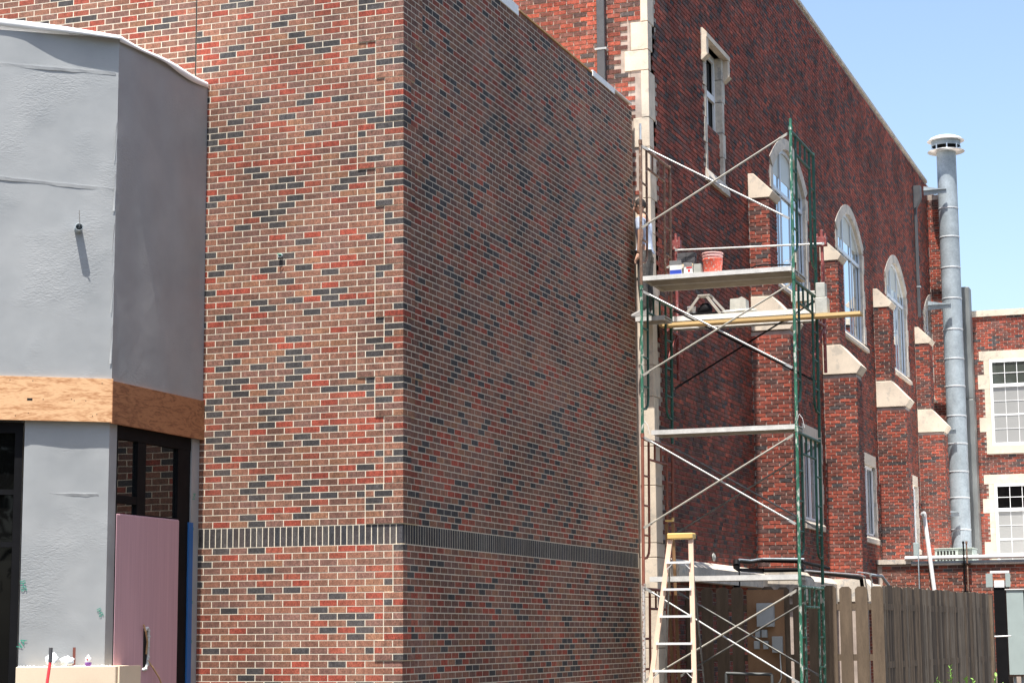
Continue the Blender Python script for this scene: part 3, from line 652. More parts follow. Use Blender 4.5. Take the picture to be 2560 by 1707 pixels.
# quoin stones on the corner: (z0,z1, front width, side width)
QS = [(9.4, 9.9, .22, .5), (8.9, 9.4, .35, .30), (7.66, 8.9, .10, .33), (7.24, 7.655, .25, .22), (6.935, 7.235, .35, .13), (6.235, 6.93, .11, .33), (5.80, 6.23, .235, .22), (5.05, 5.795, .11, .33), (4.55, 5.045, .23, .22),
      (3.9, 4.545, .23, .22), (3.3, 3.895, .21, .33), (2.65, 3.295, .22, .22), (2.2, 2.645, .2, .33), (1.5, 2.195, .21, .22), (.95, 1.495, .22, .33), (.15, .945, .2, .33), (-.05, .145, .24, .4), (-.6, -.055, .3, .42), (-1.3, -.605, .3, .4), (-2.74, -1.305, .3, .4)]
for z0, z1, fw_, sw_ in QS:
    link('quoin_stone', MB().box(XO-fw_, XO+.004, YO-.004, YO+sw_, z0+.003, z1-.003), M_STONE, ob, bevel=.004)
for z0, z1, a, b in [(3.8, 4.5, 0, 0)]: pass
def qskip(front):
    def f(u, z, a, b, z0, z1):
        for q0, q1, fw_, sw_ in QS:
            if z0 < q1-.01 and z1 > q0+.01:
                if front and b > XO-fw_-.004: return True
                if not front and a < YO+sw_+.004: return True
        return False
    return f
fq, sq = qskip(True), qskip(False)
for n in range(int(5.2/OC), int(9.6/OC)):
    oldrow((0, YO), (1, 0), (0, -1), -4.2, XO-.11, n, .5*(n % 2), fq)
for n in range(int(-.3/OC), int(5.3/OC)):
    oldrow((0, YO), (1, 0), (0, -1), -.0, XO-.10, n, .5*(n % 2), fq)
BUT = [14.66, 20.95-.05, 27.13, 33.38]
def sideskip(u, z, a, b, z0, z1):
    if sq(u, z, a, b, z0, z1): return True
    for c in arches:
        t = (u-c)
        if abs(t) < HWo+.02 and z > ZS-.1 and (z < arch_h(t/HWo, SPo, RIo)-.03 and (abs(t) < HWo-.12 or True)): 
            if abs(t) < HWo-.10 or z > 6.9: return True
            if abs(t) < HWo-.10: return True
    for c in rects:
        if abs(u-c) < .90 and .90 < z < 2.78: return True
    if 11.70 < u < 13.0 and 6.02 < z < 8.42: return True
    for yb in BUT:
        if z < 6.5 and yb+.03 < u < yb+.60: return True
    return False
ntop = int(ZOT/OC)
for n in range(int(-2.65/OC), ntop):
    oldrow((XO, 0), (0, 1), (1, 0), YO+.0, YF, n, .5*(n % 2)+.13*((n*7) % 3), sideskip)
# coping along the top of the old wall
for k in range(24):
    y0 = YO-.05+k*1.175
    if y0 > YF: break
    link('coping_stone', MB().box(XO-.45, XO+.03, y0+.003, min(y0+1.172, YF+.03), ZOT+.0, ZOT+.07), M_STONE2, ob)
# ---- tall slit window with hood
TY0, TY1 = 11.86, 12.86; gx = XO-.14
fr = link('tall_window', MB().box(gx, gx+.035, TY0, TY0+.07, 6.2, 8.3).box(gx, gx+.035, TY1-.06, TY1, 6.2, 8.3).box(gx, gx+.034, TY0+.07, TY1-.06, 8.2, 8.3).box(gx, gx+.05, TY0+.07, TY1-.06, 7.52, 7.62).box(gx-.02, gx+.02, TY0+.50, TY0+.58, 6.9, 7.52), M_WHITE, ob)
link('pane', MB().box(gx-.03, gx-.02, TY0, TY1, 7.5, 8.28), M_DARKG, fr)
link('lower_panel', MB().box(gx-.03, gx-.015, TY0, TY1, 6.95, 7.55), M_DARK, fr)
# the blocked lower half is bricked in
for n in range(int(6.22/OC), int(6.96/OC)+1):
    oldrow((XO-.035, 0), (0, 1), (1, 0), TY0+.02, TY1-.02, n, .5*(n % 2))
link('blocking', MB().box(XO-.25, XO-.045, TY0, TY1, 6.2, 7.0), M_MORTO, ob)
jl = [(6.20, 6.62, .10), (6.63, 7.03, .17), (7.04, 7.55, .11), (7.56, 7.93, .18), (7.94, 8.30, .13)]
for a, b, w_ in jl:
    link('jamb_stone', MB().box(XO-.24, XO+.012, TY0-w_, TY0, a+.002, b-.002), M_STONE2, ob)
    link('jamb_stone', MB().box(XO-.24, XO+.012, TY1, TY1+w_+.03, a+.002, b-.002), M_STONE2, ob)
link('sill_stone', MB().prism([(XO-.10, TY0-.16, 6.20), (XO+.012, TY0-.16, 6.20), (XO+.06, TY0-.16, 6.07), (XO+.06, TY0-.16, 6.00), (XO-.10, TY0-.16, 6.00)], (0, TY1-TY0+.40, 0)), M_STONE2, ob)
hs = link('hood_stone', MB().prism([(XO-.10, TY0-.28, 8.46), (XO+.03, TY0-.28, 8.46), (XO+.10, TY0-.28, 8.38), (XO+.10, TY0-.28, 8.30), (XO-.10, TY0-.28, 8.30)], (0, TY1-TY0+.56, 0)), M_STONE, ob)
for yy in (TY0-.28, TY1+.14): link('label_stop', MB().box(XO, XO+.09, yy, yy+.14, 8.02, 8.30).prism([(XO, yy-.02, 8.02), (XO+.12, yy-.02, 8.02), (XO+.02, yy-.02, 7.93), (XO, yy-.02, 7.93)], (0, .18, 0)), M_STONE, ob)
# ---- buttresses: upper and lower brick shafts with weathered stone caps
for i, y in enumerate(BUT):
    bt = link('buttress', MB().box(XO-.05, .576, y+.014, y+.60, 4.5, 6.33).box(XO-.05, .881, y+.014, y+.60, GZ-.1, 3.98), M_MORTO, ob)
    # stone caps: profile in XZ, extruded along Y
    link('buttress_cap', MB().prism([(XO+.002, y-.02, 6.30), (.60, y-.02, 6.30), (.665, y-.02, 6.40), (.33, y-.02, 6.735), (XO+.002, y-.02, 6.735)], (0, .66, 0)), M_STONE, bt, bevel=.006)
    link('buttress_cap', MB().prism([(XO+.002, y-.02, 3.99), (.90, y-.02, 3.99), (1.0, y-.02, 4.14), (.60, y-.02, 4.575), (XO+.002, y-.02, 4.575)], (0, .66, 0)), M_STONE, bt, bevel=.006)
    link('buttress_foot_stone', MB().prism([(XO+.002, y-.05, -.50), (1.05, y-.05, -.50), (1.05, y-.05, -.22), (.90, y-.05, -.06), (XO+.002, y-.05, -.06)], (0, .72, 0)), M_STONE2, bt)
    for n in range(-1, int(3.98/OC)):
        oldrow((0, y), (1, 0), (0, -1), XO+.006, .895, n, .5*(n % 2)); oldrow((.895, 0), (0, 1), (1, 0), y+.004, y+.60, n, .5*((n+1) % 2))
    for n in range(int(4.58/OC)+1, int(6.29/OC)+1):
        oldrow((0, y), (1, 0), (0, -1), XO+.006, .590, n, .5*(n % 2)); oldrow((.590, 0), (0, 1), (1, 0), y+.004, y+.60, n, .5*((n+1) % 2))
# ---- arched windows
def archwin(c):
    N = 28; xf = XO+.012; gx = XO-.085
    w = link('arched_window', MB().box(gx-.02, gx-.012, c-HW-.05, c+HW+.05, ZS-.05, SP+.02), M_SKYG, ob)
    # stone surround as voussoir ring + jamb blocks + sill
    def ring(ti, to, z_in, z_out, x0, x1): pass
    K = 9
    for k in range(K):
        vs = []; sub = 4
        for j in range(sub+1):
            f = -1+2*(k+(j/sub))/K; f = max(-1, min(1, f)); g = math.sin(f*math.pi/2)
            yi, yo = c+HW*g, c+HWo*g; zi, zo = arch_h(g, SP, RI), arch_h(g, SPo, RIo)
            if abs(f) > .995: zi = SP; zo = SPo
            vs += [(xf, yi, zi), (xf, yo, zo), (xf-.11, yi, zi), (xf-.11, yo, zo)]
        fs = []
        for j in range(sub): a = j*4; fs += [(a, a+1, a+5, a+4), (a+2, a+6, a+7, a+3), (a, a+4, a+6, a+2), (a+1, a+3, a+7, a+5)]
        fs += [(0, 2, 3, 1), (sub*4, sub*4+1, sub*4+3, sub*4+2)]
        mm = MB().add(vs, fs); link('voussoir', mm, M_STONE2, w)
    z = ZS; wd = [.24, .14, .24, .14, .24]; hh = (SP-ZS)/5
    for k in range(5):
        for sgn in (-1, 1):
            ya, yb = c+sgn*HW, c+sgn*(HW+wd[k]); link('jamb_stone', MB().box(XO-.10, xf, ya, yb, z+.002, z+hh-.002), M_STONE2, w)
        z += hh
    link('sill', MB().prism([(XO-.10, c-HW-.31, ZS), (xf-.02, c-HW-.31, ZS-.02), (XO+.06, c-HW-.31, ZS-.10), (XO+.06, c-HW-.31, ZS-.17), (XO-.10, c-HW-.31, ZS-.17)], (0, 2*HW+.62, 0)), M_STONE, w)
    # blinds in the arched head, white frame bars
    hp = [(gx-.004, c+HW*math.sin(f*math.pi/2), arch_h(math.sin(f*math.pi/2), SP, RI)) for f in np.linspace(-1, 1, 24)]
    hp = [(gx-.004, c-HW, SP-.0)]+hp[1:-1]+[(gx-.004, c+HW, SP)]
    link('blind_panel', MB().prism(hp, (-.01, 0, 0)), M_BLIND, w)
    fr = MB(); tz = 7.02
    fr.box(gx, gx+.03, c-HW, c+HW, tz-.035, tz+.035)
    for yy in (-.50, .50): fr.box(gx, gx+.028, c+yy-.02, c+yy+.02, ZS+.05, arch_h(yy/HW, SP, RI))
    fr.box(gx, gx+.03, c-HW, c+HW, ZS-.0, ZS+.06); fr.box(gx, gx+.032, c-HW, c-HW+.035, ZS, SP); fr.box(gx, gx+.032, c+HW-.035, c+HW, ZS, SP)
    for j in range(23):
        f0, f1 = -1+2*j/23, -1+2*(j+1)/23; g0, g1 = math.sin(f0*math.pi/2), math.sin(f1*math.pi/2); za, zb = (arch_h(g, SP, RI) if abs(g) < .999 else SP for g in (g0, g1)); Y0, Y1 = c+HW*g0, c+HW*g1
        fr.add([(gx, Y0, za), (gx, Y1, zb), (gx, Y1, zb-.07), (gx, Y0, za-.07), (gx+.03, Y0, za), (gx+.03, Y1, zb), (gx+.03, Y1, zb-.07), (gx+.03, Y0, za-.07)], [(0, 3, 2, 1), (4, 5, 6, 7), (0, 1, 5, 4), (3, 7, 6, 2)])
    link('window_frame', fr, M_WFR, w)
    ins = MB()
    for yy in (-.50, .50): ins.box(gx+.0285, gx+.030, c+yy+.012, c+yy+.020, ZS+.06, tz-.05)
    link('glazing_gasket', ins, M_BLACK, w)
for c in arches: archwin(c)
# ---- rectangular ground floor windows
for c in rects:
    gx = XO-.08; y0, y1 = c-.80, c+.80; z0, z1 = 1.0, 2.56
    w = link('window', MB().box(gx, gx+.03, y0, y0+.08, z0, z1).box(gx, gx+.03, y1-.08, y1, z0, z1).box(gx, gx+.03, y0, y1, z0, z0+.07).box(gx, gx+.03, y0, y1, z1-.07, z1).box(gx, gx+.032, c-.04, c+.04, z0, z1), M_WHITE, ob)
    link('pane', MB().box(gx-.02, gx-.01, y0, y1, z0, z1), glass_mat('ground_floor_glass', (.9, .95, 1), .18, base=(.10, .11, .115)), w)
    link('lintel', MB().box(XO-.10, XO+.012, y0-.12, y1+.12, z1+.002, z1+.25), M_STONE, w)
    link('sill', MB().prism([(XO-.10, y0-.12, z0), (XO+.012, y0-.12, z0-.01), (XO+.05, y0-.12, z0-.06), (XO+.05, y0-.12, z0-.16), (XO-.10, y0-.12, z0-.16)], (0, y1-y0+.24, 0)), M_STONE, w)
    for k in range(4):
        hh = (z1-z0)/4
        for sgn, yy in ((-1, y0), (1, y1)): link('jamb_stone', MB().box(XO-.10, XO+.012, yy, yy+sgn*(.20 if k % 2 else .11), z0+k*hh+.002, z0+(k+1)*hh-.002), M_STONE2, w)
# ---- stone water table at the foot of the side wall
for k in range(5):
    y0 = YO+.45+k*1.12; link('water_table_stone', MB().prism([(XO+.002, y0, -.05), (XO+.05, y0, -.05), (XO+.20, y0, -.15), (XO+.20, y0, -.36), (XO+.002, y0, -.36)], (0, 1.115, 0)), M_STONE2, ob)
for k in range(15):
    y0 = YO+.45+5*1.12+k*1.2
    link('water_table_stone', MB().prism([(XO+.002, y0, -.05), (XO+.05, y0, -.05), (XO+.16, y0, -.16), (XO+.16, y0, -.55), (XO+.002, y0, -.55)], (0, 1.19, 0)), M_STONE2, ob)
link('rear_corner_pier', MB().box(XO-1.5, XO+.02, YF+.002, YF+1.2, GZ, 10.9), M_MORTO, ob)
for n in range(int(1.0/OC), int(10.8/OC)):
    oldrow((0, YF+.001), (1, 0), (0, -1), XO-.02, .62, n, .5*(n % 2))
link('recessed_strip', MB().box(XO, .62, YF+.013, YF+1.3, GZ, 10.9), M_MORTO, ob)
emit_bricks(OBk, ob, M_BRO, 300, jit=.0032, vj=.22, blockers=lambda px, py: (px > 1300) & ((px > 1880) | (py < 260)))
# exposed plaster scar low on the wall
link('plaster_scar', blob(onX(1785, 1403, XO+.0), (.012, .10, .12), 3), M_CONC, ob)

# ---- downpipes
def downpipe(x0, x1, y0, y1, z0, z1, label, head=None, br=()):
    t = thing('downpipe', label, 'pipe', ((x0+x1)/2, (y0+y1)/2, z0))
    link('pipe', MB().box(x0, x1, y0, y1, z0, z1), M_ROOFM, t, bevel=.008)
    for z in br: link('bracket', MB().box(x0-.03, x1+.03, y0-.006, y1+.004, z, z+.03), M_EBOX, t)
    if head: link('hopper', head, M_ROOFM, t)
    return t
pa, pb = onY(1489, 100, 8.38), onY(1512, 100, 8.38)
downpipe(pa.x+.02, pb.x, 8.36, 8.46, 6.3, 9.8, 'dark square downpipe against the sunlit old brick front', br=(7.27,))
yd = 34.1
hd = MB().prism([(XO, yd-.12, 10.62), (XO+.20, yd-.12, 10.62), (XO+.20, yd-.12, 10.3), (XO+.075, yd-.12, 10.05), (XO, yd-.12, 10.0)], (0, .26, 0))
downpipe(XO, XO+.075, yd-.05, yd+.07, 7.1, 10.05, 'dark downpipe with a box hopper high on the far end of the old wall', head=hd, br=(7.9,))

# ================================================================== REAR BUILDING
YR = 37.55
rb = thing('rear_brick_building', 'far red brick wing with white multi-pane windows and a stone coping', 'building', (3, YR+3, GZ))
RB = Bricks(PAL_OLD, PW_OLD)
ZR = 7.55; px1 = .9; px2 = 4.6
link('wall', MB().box(.62, 6, YR+.012, YR+8, GZ, ZR), M_MORTO, rb)
link('coping', MB().box(1.22, 6, YR-.05, YR+.35, ZR+.0, ZR+.17), M_STONE, rb)
WN = [(1.64, 3.90, 3.95, 6.32), (1.64, 3.90, .55, 2.9)]
z_ = {}
def rskip(u, z, a, b, z0, z1):
    for (x0, x1, w0, w1) in WN:
        if x0-.13 < u < x1+.13 and w0-.22 < z < w1+.26: return True
    return False
_keep = OBk; OBk = RB
for n in range(int(0/OC), int(ZR/OC)): oldrow((0, YR), (1, 0), (0, -1), 1.22, 4.4, n, .5*(n % 2), rskip)
OBk = _keep
emit_bricks(RB, rb, M_BRO, 300, jit=.003, vj=.2, blockers=lambda px, py: (px > 2425) & (py < 1380), restname='brickwork')
for (x0, x1, z0, z1) in WN:
    link('lintel', MB().box(x0-.28, x1+.2, YR-.012, YR+.1, z1+.002, z1+.26), M_STONE, rb)
    link('sill', MB().box(x0-.16, x1+.2, YR-.05, YR+.1, z0-.22, z0-.002), M_STONE, rb)
    for k, w_ in enumerate((.16, .33, .16, .16, .33, .16)):
        hh = (z1-z0)/6; link('jamb_stone', MB().box(x0-w_, x0, YR-.011, YR+.1, z0+k*hh, z0+(k+1)*hh-.003), M_STONE, rb)
    fy = YR-.045
    cw_ = (x1-x0)/2
    for k in range(2):
        a, b = x0+k*cw_, x0+(k+1)*cw_
        zt = z0+(z1-z0)*.70
        f = MB().box(a, a+.07, fy, fy+.06, z0, z1).box(b-.07, b, fy, fy+.06, z0, z1).box(a+.07, b-.07, fy, fy+.06, z1-.07, z1).box(a+.07, b-.07, fy, fy+.06, z0, z0+.08).box(a+.07, b-.07, fy-.01, fy+.05, zt-.045, zt+.045)
        w = link('window', f, M_WHITE, rb)
        ia, ib_ = a+.07, b-.07
        link('pane', MB().box(ia, ib_, fy+.03, fy+.035, zt+.045, z1-.07), M_DARKG if z0 < 2 else glass_mat('dim_upper_glass', (.9, .95, 1), .08, base=(.06, .07, .06)), w, label='dark upper pane')
        link('pane', MB().box(ia, ib_, fy+.03, fy+.035, z0+.08, zt-.045), M_MUNT, w, label='pale curtained lower pane')
        g = MB(); 
        for j in (1, 2): xx = ia+(ib_-ia)*j/3; g.box(xx-.008, xx+.008, fy+.018, fy+.03, zt+.045, z1-.07).box(xx-.006, xx+.006, fy+.02, fy+.03, z0+.08, zt-.045)
        zz = (zt+.045+z1-.07)/2; g.box(ia, ib_, fy+.017, fy+.029, zz-.008, zz+.008)
        for j in (1, 2, 3): zz = z0+.08+(zt-.125-z0)*j/4; hh = .022 if j == 2 else .006; g.box(ia, ib_, fy+.019, fy+.0295, zz-hh, zz+hh)
        link('glazing_bars', g, M_WHITE, w)

# ================================================================== LOW BRICK WING IN FRONT
YL = 26.45; ZL = .40
lb = thing('low_brick_wing', 'low flat roofed brick wing with a white coping behind the fence', 'building', (3, YL+5, GZ))
LB = Bricks(PAL_OLD*np.array([1.15, 1.25, 1.2]), np.array([.12, .14, .12, .2, .2, .1, .02, .10]))
OBk = LB
for n in range(int(-2.0/OC), int(ZL/OC)): oldrow((0, YL), (1, 0), (0, -1), XO+.11, 3.9, n, .5*(n % 2))
OBk = _keep
link('wall', MB().box(XO+.005, 7, YL+.012, YR-.02, GZ, ZL-.02), M_MORTO, lb)
emit_bricks(LB, lb, M_BRO, 300, jit=.0035, vj=.2, blockers=lambda px, py: (px > 2205) & (py > 1410) & (py < 1470))
link('coping_stone', MB().box(XO+.01, 1.0, YL-.06, YL+.3, ZL-.005, ZL+.10), M_STONE2, lb, label='chipped bare stone end of the coping')
link('roof', MB().box(XO+.01, 7, YL+.25, YR-.03, ZL-.02, ZL+.03), M_WMEM, lb)
m = MB().box(.86, 7, YL-.075, YL+.3, ZL+.101, ZL+.16).tube((.88, YL-.07, ZL+.12), (7, YL-.07, ZL+.12), .045, 10)
link('white_coping', m, M_WHITE, lb)
link('gutter_edge', MB().box(.9, 7, YL-.055, YL-.0, ZL+.0, ZL+.05), M_GALV, lb)
link('stone_course', MB().box(1.0, 7, YL-.05, YL-.0, ZL-.04, ZL-.002), M_STONE2, lb)

# ---- things on the low roof
# exhaust duct
dc = Vector((.88, 36.05, 0)); rd = .262
du = thing('exhaust_duct', 'tall round galvanised exhaust duct with a mushroom cap rising beside the old wall', 'duct', (dc.x, dc.y, ZL+.03))
zs = [ZL+.03, 1.6, 2.45, 3.15, 3.9, 4.65, 5.45, 6.2, 7.0, 7.85, 8.7, 9.55, 10.35, 11.25, 11.95]
for a, b in zip(zs[:-1], zs[1:]): link('duct_section', MB().lathe((dc.x, dc.y, 0), [(rd, a), (rd, b)], 40), M_GALV, du)
for z in zs[1:-2]: link('joint_band', MB().lathe((dc.x, dc.y, z), [(rd, -.022), (rd+.009, -.014), (rd+.009, .014), (rd, .022)], 40), M_BAND, du)
link('cap_base_plate', MB().lathe((dc.x, dc.y, 11.93), [(rd-.01, 0), (rd+.24, .015), (rd+.24, .03), (rd-.01, .04)], 40), M_GALVB, du)
link('cap_throat', MB().lathe((dc.x, dc.y, 11.96), [(rd+.02, 0), (rd+.02, .2)], 40), M_BLACK, du)
link('cap_band', MB().lathe((dc.x, dc.y, 12.10), [(rd+.12, 0), (rd+.14, .16), (rd+.13, .16), (rd+.11, 0)], 40), M_GALV, du)
for k in range(8):
    a = 2*math.pi*k/8+.2; link('cap_strut', MB().box(dc.x+(rd+.12)*math.cos(a)-.015, dc.x+(rd+.12)*math.cos(a)+.015, dc.y+(rd+.12)*math.sin(a)-.015, dc.y+(rd+.12)*math.sin(a)+.015, 11.97, 12.12), M_GALVB, du)
link('cap_dome', MB().lathe((dc.x, dc.y, 12.26), [(0, .155), (.15, .145), (.30, .115), (.42, .06), (rd+.245, -.01), (rd+.235, -.015), (.2, .0), (0, .0)], 40), M_ALB, du)
for z in (10.72, 7.55, 4.15, 1.95):
    y0 = dc.y-.42
    link('wall_bracket', MB().prism([(XO+.06, y0, z-.03), (XO+.06, y0, z+.22), (.90, y0, z+.10), (.90, y0, z-.0)], (0, .03, 0)).box(XO+.06, .90, y0-.05, y0+.03, z+.10, z+.118), M_GALV, du)
# sheet metal housing
pn = thing('sheet_metal_housing', 'weathered grey sheet metal chase standing between the duct and the rear wing', 'duct', (.95, 37.1, ZL))
link('lower_panel', MB().box(.74, 1.25, 36.9, 37.4, 1.0, 5.2), M_PANEL, pn, bevel=.02); link('upper_panel', MB().box(.78, 1.24, 36.93, 37.4, 5.21, 8.32), M_PANEL, pn, bevel=.02)
link('outlet', MB().lathe((1.08, 37.1, ZL+.03), [(.11, 0), (.11, .58)], 16), M_GALVB, pn)
# air conditioner
ac = thing('air_conditioner', 'low grey green louvred air conditioning unit on the low roof', 'air conditioner', (2.0, 27.6, ZL+.03))
a, b = onY(2336, 1372, 27.4).x, onY(2433, 1372, 27.4).x; zt = onY(2380, 1371, 27.4).z
mac = mat('grey_green_casing', (.38, .43, .38), .6, var=.08)
link('casing', MB().box(a, b, 27.4, 28.1, ZL+.03, zt), mac, ac, bevel=.02)
link('top_plate', MB().box(a-.01, b+.01, 27.38, 28.12, zt, zt+.02), mac, ac)
for i in range(6): xx = a+.06+i*(b-a)/12; link('louvre', MB().box(xx, xx+(b-a)/12-.03, 27.388, 27.399, ZL+.06, zt-.05), M_DARK, ac)
for i in range(12): xx = a+(b-a)*.62+i*(b-a)*.03; link('louvre', MB().box(xx, xx+.012, 27.389, 27.399, ZL+.06, zt-.04), M_DARK, ac)
# white vent pipe
y = YL-.16; p0, p1 = onY(2337, 1483, y), onY(2311, 1292, y)
vp = thing('white_vent_pipe', 'white plastic vent pipe with an elbow top leaning on the low coping', 'pipe', (p0.x, y, GZ))
link('pipe', MB().tube((p0.x+.13, y, GZ), p0, .045, 14).tube(p0, p1, .047, 14), M_WHITE, vp)
link('elbow', MB().path([p1, p1+Vector((-.0, -.01, .04)), p1+Vector((-.005, -.05, .07)), p1+Vector((-.01, -.13, .06))], .052, 14), M_WHITE, vp)
link('opening', MB().lathe(p1+Vector((-.01, -.132, .06)), [(0, -.001), (.035, 0)], 12), M_DARK, vp)
# pair of brown pipes
for k, (pt, pb_, lab, mm_) in enumerate([((2408, 1358), (2416, 1520), 'darker left of the two thin iron pipes at the low coping', M_BLACK), ((2416, 1358), (2425, 1520), 'browner right of the two thin iron pipes at the low coping', M_RUST)]):
    a, b = onY(*pt, YL-.13), onY(*pb_, YL-.13); t = thing('iron_pipe', lab, 'pipe', (b.x, YL-.13, GZ), 'iron pipes clamped to the low wing')
    link('pipe', MB().tube((b.x, YL-.13, GZ), a, .017, 10), mm_, t); link('cap', MB().tube(a, a+Vector((0, 0, .05)), .026, 10), mm_, t)
    for yy in (1408, 1478): c = onY(pt[0]+4, yy, YL-.13); link('clamp', MB().box(c.x-.07, c.x+.06, YL-.16, YL-.02, c.z-.008, c.z+.008), M_BLACK, t)
# small grey electrical box with conduit
c = onY(2293, 1370, YL+.1); t = thing('small_meter_box', 'small pale grey meter box on a conduit above the low coping', 'electrical box', (c.x, YL+.1, ZL))
link('box', MB().box(c.x-.055, c.x+.055, YL-.1, YL+.02, ZL+.16, ZL+.46), M_CAB, t, bevel=.006)
link('conduit', MB().path([(c.x+.05, YL-.11, ZL+.2), (c.x+.05, YL-.13, ZL-.1), (c.x+.06, YL-.13, -1.9)], .014), M_GALV, t)

# ================================================================== CONDUITS ALONG THE OLD WALL
X_ = 1.08
cd_ = thing('wall_conduits', 'black and grey conduits running round the first buttress above its stone foot', 'pipe', (X_, 14.2, -.2))
def wallpath(pts, r, m_, nm='conduit'): link(nm, MB().path([Vector(p) for p in pts], r, 8), m_, cd_)
yb = 14.45
q = [onX(1842, 1400, XO+.18), onY(1903, 1404, yb), onY(1990, 1406, yb)]
wallpath([(XO+.15, 12.55, .02), (XO+.15, 13.4, .03), (XO+.12, yb, .09), (1.02, yb, .06), (1.02, 16.8, .02)], .028, M_BLACK)
wallpath([(XO+.18, 12.6, .045), (XO+.18, 13.4, .055), (XO+.15, yb-.05, .12), (1.08, yb-.05, .10)], .018, M_GALV)
wallpath([(XO+.15, 12.7, -.12), (XO+.12, yb, -.07), (1.02, yb-.02, -.07), (1.05, 17.5, -.08), (1.05, 19.8, -.08), (1.05, 20.0, -.4)], .036, M_BLACK)
wallpath([(1.10, yb-.1, -.09), (1.10, 19.4, -.03), (1.12, 19.8, -.05), (1.14, 20, -.5)], .014, M_GALVB)
wallpath([(1.10, 19.2, .02), (1.12, 20.3, .02), (1.13, 20.5, -.1), (1.13, 20.5, -.6)], .014, M_GALVB)
wallpath([(XO+.16, 12.5, -.65), (XO+.16, 12.5, -.05), (XO+.15, 12.55, .02)], .055, M_BLACK)
a = [onX(2176, 1436, .9), onX(2205, 1440, .9), onX(2222, 1463, .9)]
t = thing('bent_conduit', 'short bent grey conduit beside the second buttress above the fence', 'pipe', (a[0].x, a[0].y, a[2].z-.6))
link('conduit', MB().path([a[0], a[1], a[2], a[2]-Vector((0, 0, .6))], .03), M_GALV, t)

# ================================================================== FENCES
def picket(par, p, d, nrm, w_, th, z0, z1, m_):
    """dog-eared board; p base point (x,y), d unit dir along the fence"""
    c = w_*.22; P = [(0, z0), (w_, z0), (w_, z1-c), (w_-c, z1), (c, z1), (0, z1-c)]
    poly = [(p[0]+d[0]*u, p[1]+d[1]*u, z) for u, z in P]
    link('fence_board', MB().prism(poly, (nrm[0]*th, nrm[1]*th, 0)), m_, par)
r_ = random.Random(12)
fa = thing('picket_fence', 'brown dog-eared board fence standing behind the scaffold tower', 'fence', (1.4, 9.6, GZ))
YFn = 9.62; pitch = .2245
for row in range(14):
    x = .42+row*pitch*.985
    if x > 3.2: break
    picket(fa, (x-.086, YFn+r_.uniform(-.004, .004)), (1, 0), (0, .02), .174+r_.uniform(-.006, .002), 1, GZ+.05, -.462+r_.uniform(-.012, .012), M_FENCE)
for z in (-.75, -1.45, -2.3): link('rail', MB().box(.28, 3.12, YFn+.022, YFn+.06, z-.045, z+.045), M_FENCE, fa)
for x in (.3, 1.42, 2.98): link('post', MB().box(x, x+.09, YFn+.061, YFn+.15, GZ, -.62), M_FENCE, fa)
a = Vector((3.10, 9.75)); pe = onZ(2466, 1484, -.47); b = Vector((pe.x, pe.y)); dd = (b-a); Ln = dd.length; dd.normalize(); nn = Vector((dd.y, -dd.x))
fb = thing('board_on_board_fence', 'weathered brown fence of overlapping upright boards running back to the low wing', 'fence', ((a+b)/2).to_3d()+Vector((0, 0, GZ)))
kN = 50
for i in range(kN):
    p = a+dd*(Ln*i/kN); off = .05+r_.uniform(-.006, .006)
    zt = -.462+r_.uniform(-.015, .012)
    jitd = (dd+nn*(.16+r_.uniform(-.05, .05))).normalized()
    picket(fb, (p.x+nn.x*(.05-off), p.y+nn.y*(.05-off)), jitd, (nn.x*.02, nn.y*.02), .122, 1, GZ+.05, zt, r_.choice([M_FENCEW, M_FENCEW, M_FENCEX, M_FENCEY]))
for z in (-.8, -1.6, -2.4): link('rail', MB().obox((a.x-nn.x*.004, a.y-nn.y*.004, z), dd.to_3d()*Ln, nn.to_3d()*.035, (0, 0, .09)), M_FENCEW, fb)
link('end_post', MB().obox((b.x, b.y, GZ), dd.to_3d()*.09, nn.to_3d()*.09, (0, 0, 2.26)), M_FENCEW, fb)

# plywood backboard with boxes
yb = 9.55
def bx(name, px0, py0, px1, py1, th, label, m_=M_EBOX, y=yb, extra=None, group=None):
    a, b = onY(px0, py0, y-th), onY(px1, py1, y-th)
    t = thing(name, label, 'electrical box', ((a.x+b.x)/2, y, min(a.z, b.z)), group)
    link('case', MB().box(a.x, b.x, y-th+.006, y-.002, b.z, a.z), m_, t, bevel=.006)
    link('door', MB().box(a.x+.006, b.x-.006, y-th, y-th+.006, b.z+.008, a.z-.008), m_, t)
    return t
a, b = onY(1866, 1474, yb), onY(1958, 1707, yb)
link('plywood_backboard', MB().box(a.x, a.x+.535, yb, yb+.018, -2.3, a.z), M_PLYD, label='weathered plywood backboard mounted on the shaded fence', cat='board')
bx('electrical_panel', 1890, 1507, 1934, 1566, .10, 'large grey electrical panel at the top of the plywood backboard')
bx('switch_box', 1887, 1573, 1900, 1593, .07, 'upper left of the four small grey boxes on the backboard')
bx('switch_box', 1903, 1573, 1917, 1593, .07, 'upper right of the four small grey boxes on the backboard')
bx('switch_box', 1884, 1601, 1898, 1622, .07, 'lower left of the four small grey boxes on the backboard')
bx('switch_box', 1907, 1601, 1920, 1622, .07, 'lower right of the four small grey boxes on the backboard')
bx('breaker_box', 1929, 1590, 1955, 1631, .09, 'grey breaker box with a raised cover at the right of the backboard')
a = onY(1950, 1633, 9.5)
link('drop_conduit', MB().path([(a.x, 9.5, a.z), (a.x+.01, 9.5, a.z-.33), (a.x-.02, 9.5, a.z-.4), (a.x-.09, 9.49, a.z-.45), (a.x-.4, 9.48, a.z-.46)], .011), M_GALVB, label='thin pale conduit dropping from the breaker box', cat='pipe')
a, b = onY(1815, 1682, 9.3), onY(1930, 1685, 9.3)
